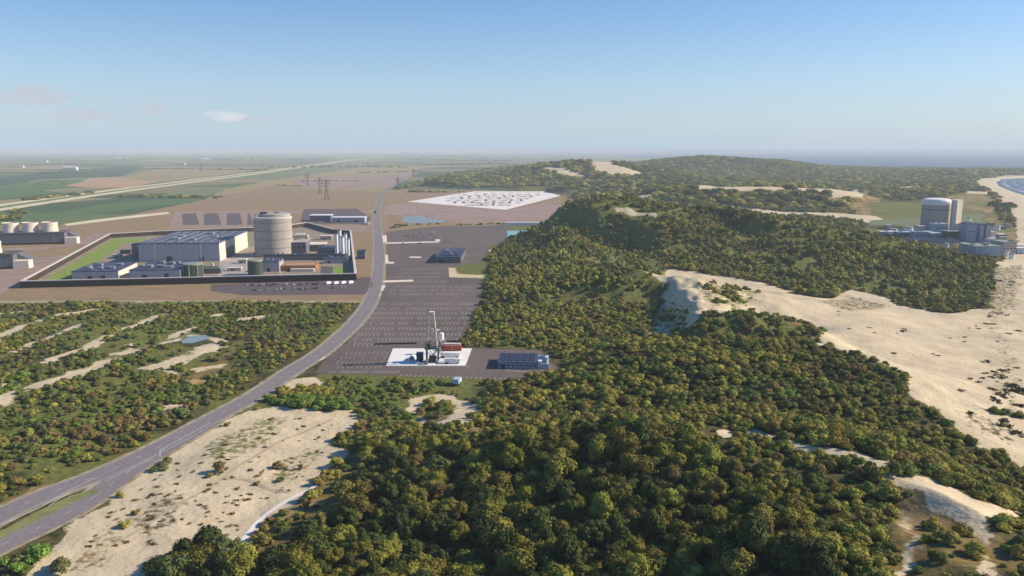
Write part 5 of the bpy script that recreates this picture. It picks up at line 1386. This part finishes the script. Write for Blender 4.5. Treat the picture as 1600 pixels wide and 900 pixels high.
ORD = ['leftmost', 'second from left', 'third from left', 'fourth from left', 'fifth from left', 'sixth from left', 'seventh from left', 'eighth from left', 'ninth from left', 'tenth from left', 'eleventh from left', 'twelfth from left',
       'thirteenth from left', 'fourteenth from left', 'fifteenth from left', 'sixteenth from left', 'seventeenth from left', 'eighteenth from left', 'nineteenth from left', 'twentieth from left']
def unique_labels(items, places):
    """items: (px, py, description) -> one label each that singles it out"""
    by = {}
    for i, (px, py, d) in enumerate(items):
        z = min(places, key=lambda q: (q[0] - px) ** 2 + (1.6 * (q[1] - py)) ** 2)[2]
        by.setdefault((d, z), []).append(i)
    out = [None] * len(items)
    for (d, z), ids in by.items():
        ids.sort(key=lambda i: items[i][0])
        if len(ids) == 1: out[ids[0]] = '%s %s' % (d, z)
        else:
            if len(d.split()) > 3 and len(z.split()) > 6: d = ' '.join(d.split()[:1] + d.split()[2:]) if False else d
            for k_, i in enumerate(ids): out[i] = '%s %s, %s' % (d, z, ORD[k_] if k_ < len(ORD) - 1 else 'rightmost')
    return out

def split_individuals(X, Y, Z, hgt, sc, n_max):
    px, py, f = project(X, Y, Z + hgt * sc * .6)
    vis = (px > -15) & (px < 1615) & (py < 915) & (py > 0)
    cand = np.nonzero(vis)[0]
    cand = cand[np.argsort((f / sc)[cand])][:n_max * 3]
    cand = cand[seen(X[cand], Y[cand], Z[cand] + hgt * sc[cand] * .8)]
    cand = cand[:n_max]
    mask = np.zeros(len(X), bool); mask[cand] = True
    return mask, px, py
SHAPE = ['rounded', 'tall', 'broad']
tm, tpx, tpy = split_individuals(TX, TY, TZ, 8.0, Tsc, 300)
ids = np.nonzero(tm)[0]
items = [(tpx[i], tpy[i], '%s %s %s tree' % ('small' if Tsc[i] < .62 else ('large' if Tsc[i] > .9 else 'middling'), SHAPE[Ts[i]], COLS[Tc[i]])) for i in ids]
for i, lab in zip(ids, unique_labels(items, PLACES)):
    crown_me, trunk_me = TREE[COLS[Tc[i]], int(Ts[i])]
    t = empty('dune_tree', (TX[i], TY[i], TZ[i] - .2), Trot[i], lab, 'tree', 'trees of the wood in the foreground')
    t.scale = (Tsc[i] * random.uniform(.85, 1.15), Tsc[i] * random.uniform(.85, 1.15), Tsc[i] * random.uniform(.85, 1.25))
    for nm, me_ in (('crown', crown_me), ('trunk', trunk_me)):
        o = bpy.data.objects.new(nm, me_); col.objects.link(o); o.parent = t
AXs = np.concatenate([BX, LX]); AYs = np.concatenate([BY, LY]); AZs = np.concatenate([BZ, LZ]); Asc = np.concatenate([Bsc, Lsc]); Ac = np.concatenate([Bc, Lc]); As = np.concatenate([Bs, Ls]); Ar = np.concatenate([Brot, Lrot])
sm, spx, spy = split_individuals(AXs, AYs, AZs, 3.0, Asc, 300)
sm[-len(PL):] = True
extra = np.nonzero(sm)[0]
extra = extra[extra < len(AXs) - len(PL)][300 - len(PL):]; sm[extra] = False
ids = np.nonzero(sm)[0]
items = [(spx[i], spy[i], '%s %s-leaved shrub' % ('small' if Asc[i] < .8 else ('tall' if Asc[i] > 1.45 else ('large' if Asc[i] > 1.15 else 'middling')), COLS[Ac[i]])) for i in ids]
for i, lab in zip(ids, unique_labels(items, PLACES + LPLACES)):
    o = bpy.data.objects.new('shrub', BUSH[COLS[Ac[i]], int(As[i])]); col.objects.link(o)
    o.location = (AXs[i], AYs[i], AZs[i] - .25); o.rotation_euler = (0, 0, Ar[i]); o.scale = (Asc[i], Asc[i], Asc[i] * 1.05)
    tag(o, lab, 'shrub', 'shrubs of the dunes and the sand plain')

keys_t = [(c_, s_) for c_ in COLS for s_ in range(3)]
k = ~tm
scatter_stuff('dune_wood', [TREE[q] for q in keys_t], TX[k], TY[k], TZ[k] - .2, Trot[k], Tsc[k], Tc[k] * 3 + Ts[k])
keys_b = [(c_, s_) for c_ in COLS for s_ in range(2)]
k = ~sm
scatter_stuff('dune_scrub', [BUSH[q] for q in keys_b], AXs[k], AYs[k], AZs[k] - .25, Ar[k], Asc[k], Ac[k] * 2 + As[k])

# ---- wooded dunes in the middle distance ---------------------------------
X, Y = jgrid(-60, 1250, 560, 1650, 5.4, 5)
ok, md = free(X, Y)
fl = (sdf(PLANT_ZONE, X, Y) > 5)
BARE2 = [GP([(700, 411), (764, 409), (768, 437), (701, 437)]), GP([(780, 349), (838, 349), (842, 374), (806, 372), (780, 375)]), AP([(1330, 300), (1545, 300), (1560, 345), (1610, 380), (1560, 408), (1530, 408), (1370, 372), (1350, 352)], dmin=1000, dmax=3000)]
bare = np.zeros(X.shape, bool)
for P in BARE2: bare |= sdf(P, X, Y) < 0
k = ok & fl & (sdf(DUNE_LAND, X, Y) < 4) & (Y > 600) & in_view(X, Y, .08) & ~bare & (r.uniform(0, 1, X.shape) > md * .7) & (r.uniform(0, 1, X.shape) < .95 - .62 * smooth(.46, .58, fbm(X, Y, 70, 3, 222)))
X, Y = X[k], Y[k]; Z = terrain(X, Y)
c_ = pick_col(X, Y, r, [.42, .25, .10, .10, .08, .05]); s_ = r.integers(0, 2, len(X))
scatter_stuff('dune_woodland', [MIDT[q] for q in keys_b], X, Y, Z - .4, r.uniform(0, 6.28, len(X)), r.uniform(.45, 1.35, len(X)) * (.6 + .9 * fbm(X, Y, 45, 2, 12)), c_ * 2 + s_)
# ---- far woods and belts of trees ----------------------------------------
X, Y = jgrid(-300, 4200, 1600, 6500, 24, 6)
ok, md = free(X, Y)
fl = (sdf(PLANT_ZONE, X, Y) > 15)
bare = np.zeros(X.shape, bool)
for P in BARE2: bare |= sdf(P, X, Y) < 0
k = ok & fl & (sdf(DUNE_LAND, X, Y) < -5) & in_view(X, Y, .08) & ~bare & (r.uniform(0, 1, X.shape) > md * .8) & (r.uniform(0, 1, X.shape) < .5 + .7 * smooth(.3, .5, fbm(X, Y, 260, 3, 67)))
X, Y = X[k], Y[k]; Z = terrain(X, Y); sc_ = r.uniform(.6, 1.3, len(X))
BEL = [([(0, 344), (30, 344)], 1), ([(35, 314), (110, 306), (140, 302)], 1), ([(55, 290), (100, 287)], .8), ([(190, 308), (350, 310)], .8), ([(220, 306), (345, 308)], .7), ([(420, 262), (560, 261), (640, 262)], 1.4), ([(560, 270), (660, 268)], .8),
       ([(240, 264), (420, 266)], 1), ([(110, 252), (240, 250)], 1.5), ([(280, 246), (420, 246)], 1.8), ([(300, 250), (520, 249)], 1.6), ([(0, 262), (90, 258)], 1.2), ([(60, 272), (160, 268)], 1), ([(0, 246), (200, 244)], 2),
       ([(560, 243), (760, 246)], 1.6), ([(640, 250), (800, 252)], 1.5), ([(650, 258), (790, 256)], 1.3), ([(640, 300), (700, 301)], .7), ([(615, 296), (640, 292), (655, 284)], .8), ([(680, 300), (740, 299)], .6), ([(620, 352), (688, 350)], .35), ([(608, 357), (640, 352)], .35),
       ([(712, 352), (790, 350)], .35), ([(430, 290), (470, 291)], .5), ([(470, 283), (560, 283)], .5), ([(20, 340), (35, 333), (20, 330)], .8), ([(860, 300), (900, 303)], .7), ([(340, 240), (560, 241)], 2), ([(780, 262), (840, 259)], 1.5)]
bx, by, bs = [], [], []
for pts, s0 in BEL:
    P = GP(pts)
    for a, b_ in zip(P[:-1], P[1:]):
        L_ = math.dist(a, b_); nn = max(2, int(L_ / (17 * s0)))
        for q in range(nn):
            if random.random() < .22: continue
            t = (q + random.random()) / nn
            bx.append(a[0] + (b_[0] - a[0]) * t + random.uniform(-6, 6) * s0); by.append(a[1] + (b_[1] - a[1]) * t + random.uniform(-9, 9) * s0); bs.append(s0 * random.uniform(.5, 1.1))
# the dark line of trees behind the bay
TL = GP([(1478, 277), (1540, 277), (1600, 276), (1700, 276)])
for a, b_ in zip(TL[:-1], TL[1:]):
    for q in range(110):
        t = random.random(); bx.append(a[0] + (b_[0] - a[0]) * t); by.append(a[1] + (b_[1] - a[1]) * t + random.uniform(0, 350)); bs.append(random.uniform(1.3, 2.6))
X = np.concatenate([X, bx]); Y = np.concatenate([Y, by]); Z = np.concatenate([Z, np.maximum(terrain(np.array(bx), np.array(by)), 0)]); sc_ = np.concatenate([sc_, bs])
c_ = pick_col(X, Y, r, [.38, .34, .05, .08, .10, .05]); s_ = r.integers(0, 2, len(X))
scatter_stuff('far_woodland', [FART[q] for q in keys_b], X, Y, Z - .8, r.uniform(0, 6.28, len(X)), sc_, c_ * 2 + s_)

# ---- tufts of grass on the sand ------------------------------------------
def tuft_mesh(seed):
    r_ = random.Random(seed); mb = MB()
    for k_ in range(46):
        a = r_.uniform(0, 6.28); q = r_.uniform(0, .8); x, y = q * math.cos(a), q * math.sin(a)
        b_ = r_.uniform(0, 6.28); w = .16; h = r_.uniform(.3, .75) * (1.1 - q * .6); ln = .3
        mb.add([(x - w * math.sin(b_), y + w * math.cos(b_), -.1), (x + w * math.sin(b_), y - w * math.cos(b_), -.1), (x + ln * math.cos(a) * .6, y + ln * math.sin(a) * .6, h)], [(0, 1, 2)])
    me_ = mb.mesh('tuft'); me_.materials.append(M['drytuft']); return me_
TUFT = [tuft_mesh(i) for i in range(4)]
tpts = []
r_ = random.Random(5)
def inpoly_px(poly, n, smin, smax, dens=None):
    P = np.array(poly); c = 0; guard = 0
    while c < n and guard < 4000:
        guard += 1
        px = r_.uniform(P[:, 0].min(), P[:, 0].max()); py = r_.uniform(P[:, 1].min(), P[:, 1].max())
        if sdf(poly, np.array([float(px)]), np.array([float(py)]))[0] > -3: continue
        if vnoise(np.array([px / 22.]), np.array([py / 12.]), 3)[0] < .42: continue
        tpts.append((px, py, r_.uniform(smin, smax))); c += 1
inpoly_px([(170, 800), (262, 730), (330, 690), (440, 640), (540, 650), (540, 680), (505, 740), (440, 790), (370, 840), (300, 850), (200, 860), (120, 860)], 150, .7, 1.7)
inpoly_px([(1540, 430), (1600, 410), (1600, 700), (1560, 680), (1530, 560)], 60, 1.2, 3.2)
inpoly_px([(1300, 470), (1420, 500), (1540, 500), (1540, 560), (1400, 560), (1290, 500)], 22, 1.0, 2.2)
inpoly_px([(1545, 612), (1575, 590), (1604, 605), (1604, 630), (1580, 628)], 12, 2.4, 4.2)
inpoly_px([(1480, 600), (1600, 560), (1600, 700), (1510, 650)], 20, 1.2, 3.0)
TPL = [(200, 810, 'along the road edge of the sand plain'), (280, 760, 'left of the dry bush in the sand'), (340, 700, 'above the dry bush in the sand'), (420, 690, 'in the upper middle of the sand plain'), (500, 690, 'near the upper end of the sand plain'),
       (460, 750, 'near the curved track on the sand'), (380, 790, 'below the dry bush in the sand'), (250, 830, 'at the lower end of the sand plain'), (520, 650, 'at the top edge of the sand plain'),
       (1560, 440, 'on the beach near the power station'), (1570, 520, 'on the middle of the beach'), (1570, 600, 'on the beach by the dark weed patch'), (1592, 640, 'on the beach right of the weed patch'), (1545, 570, 'on the beach left of the weed patch'), (1580, 680, 'on the beach at its near end'), (1350, 490, 'on the upper sand slope'), (1450, 530, 'on the wide sand slope'), (1500, 600, 'where sand slope meets beach')]
items = [(px, py, '%s dark grass tuft' % ('very broad' if s0 > 2.5 else 'broad' if s0 > 1.7 else ('middling' if s0 > 1.1 else 'small'))) for px, py, s0 in tpts]
for (px, py, s0), lab, k_ in zip(tpts, unique_labels(items, TPL), range(9999)):
    p = at(px, py)
    o = bpy.data.objects.new('grass_tuft', TUFT[k_ % 4]); col.objects.link(o)
    o.location = (p[0], p[1], float(terrain(np.array([p[0]]), np.array([p[1]]))[0])); o.rotation_euler = (0, 0, r_.uniform(0, 6.28)); o.scale = (s0 * 1.3, s0 * .8, s0 * .55)
    tag(o, lab, 'grass tuft', 'grass tufts on the bare sand')
# ------------------------------------------------------------------ haze
hz = MB().box(-250000, -2500, -9, 250000, 250000, 129)
m = bpy.data.materials.new('haze'); m.use_nodes = True
n, l = m.node_tree.nodes, m.node_tree.links
n.remove(n['Principled BSDF'])
pv = n.new('ShaderNodeVolumePrincipled')
pv.inputs['Color'].default_value = (.80, .89, .95, 1)
pv.inputs['Density'].default_value = HAZE
pv.inputs['Anisotropy'].default_value = 0.0
l.new(pv.outputs[0], n['Material Output'].inputs['Volume'])
h = hz.build('haze', m); tag(h, kind='stuff')
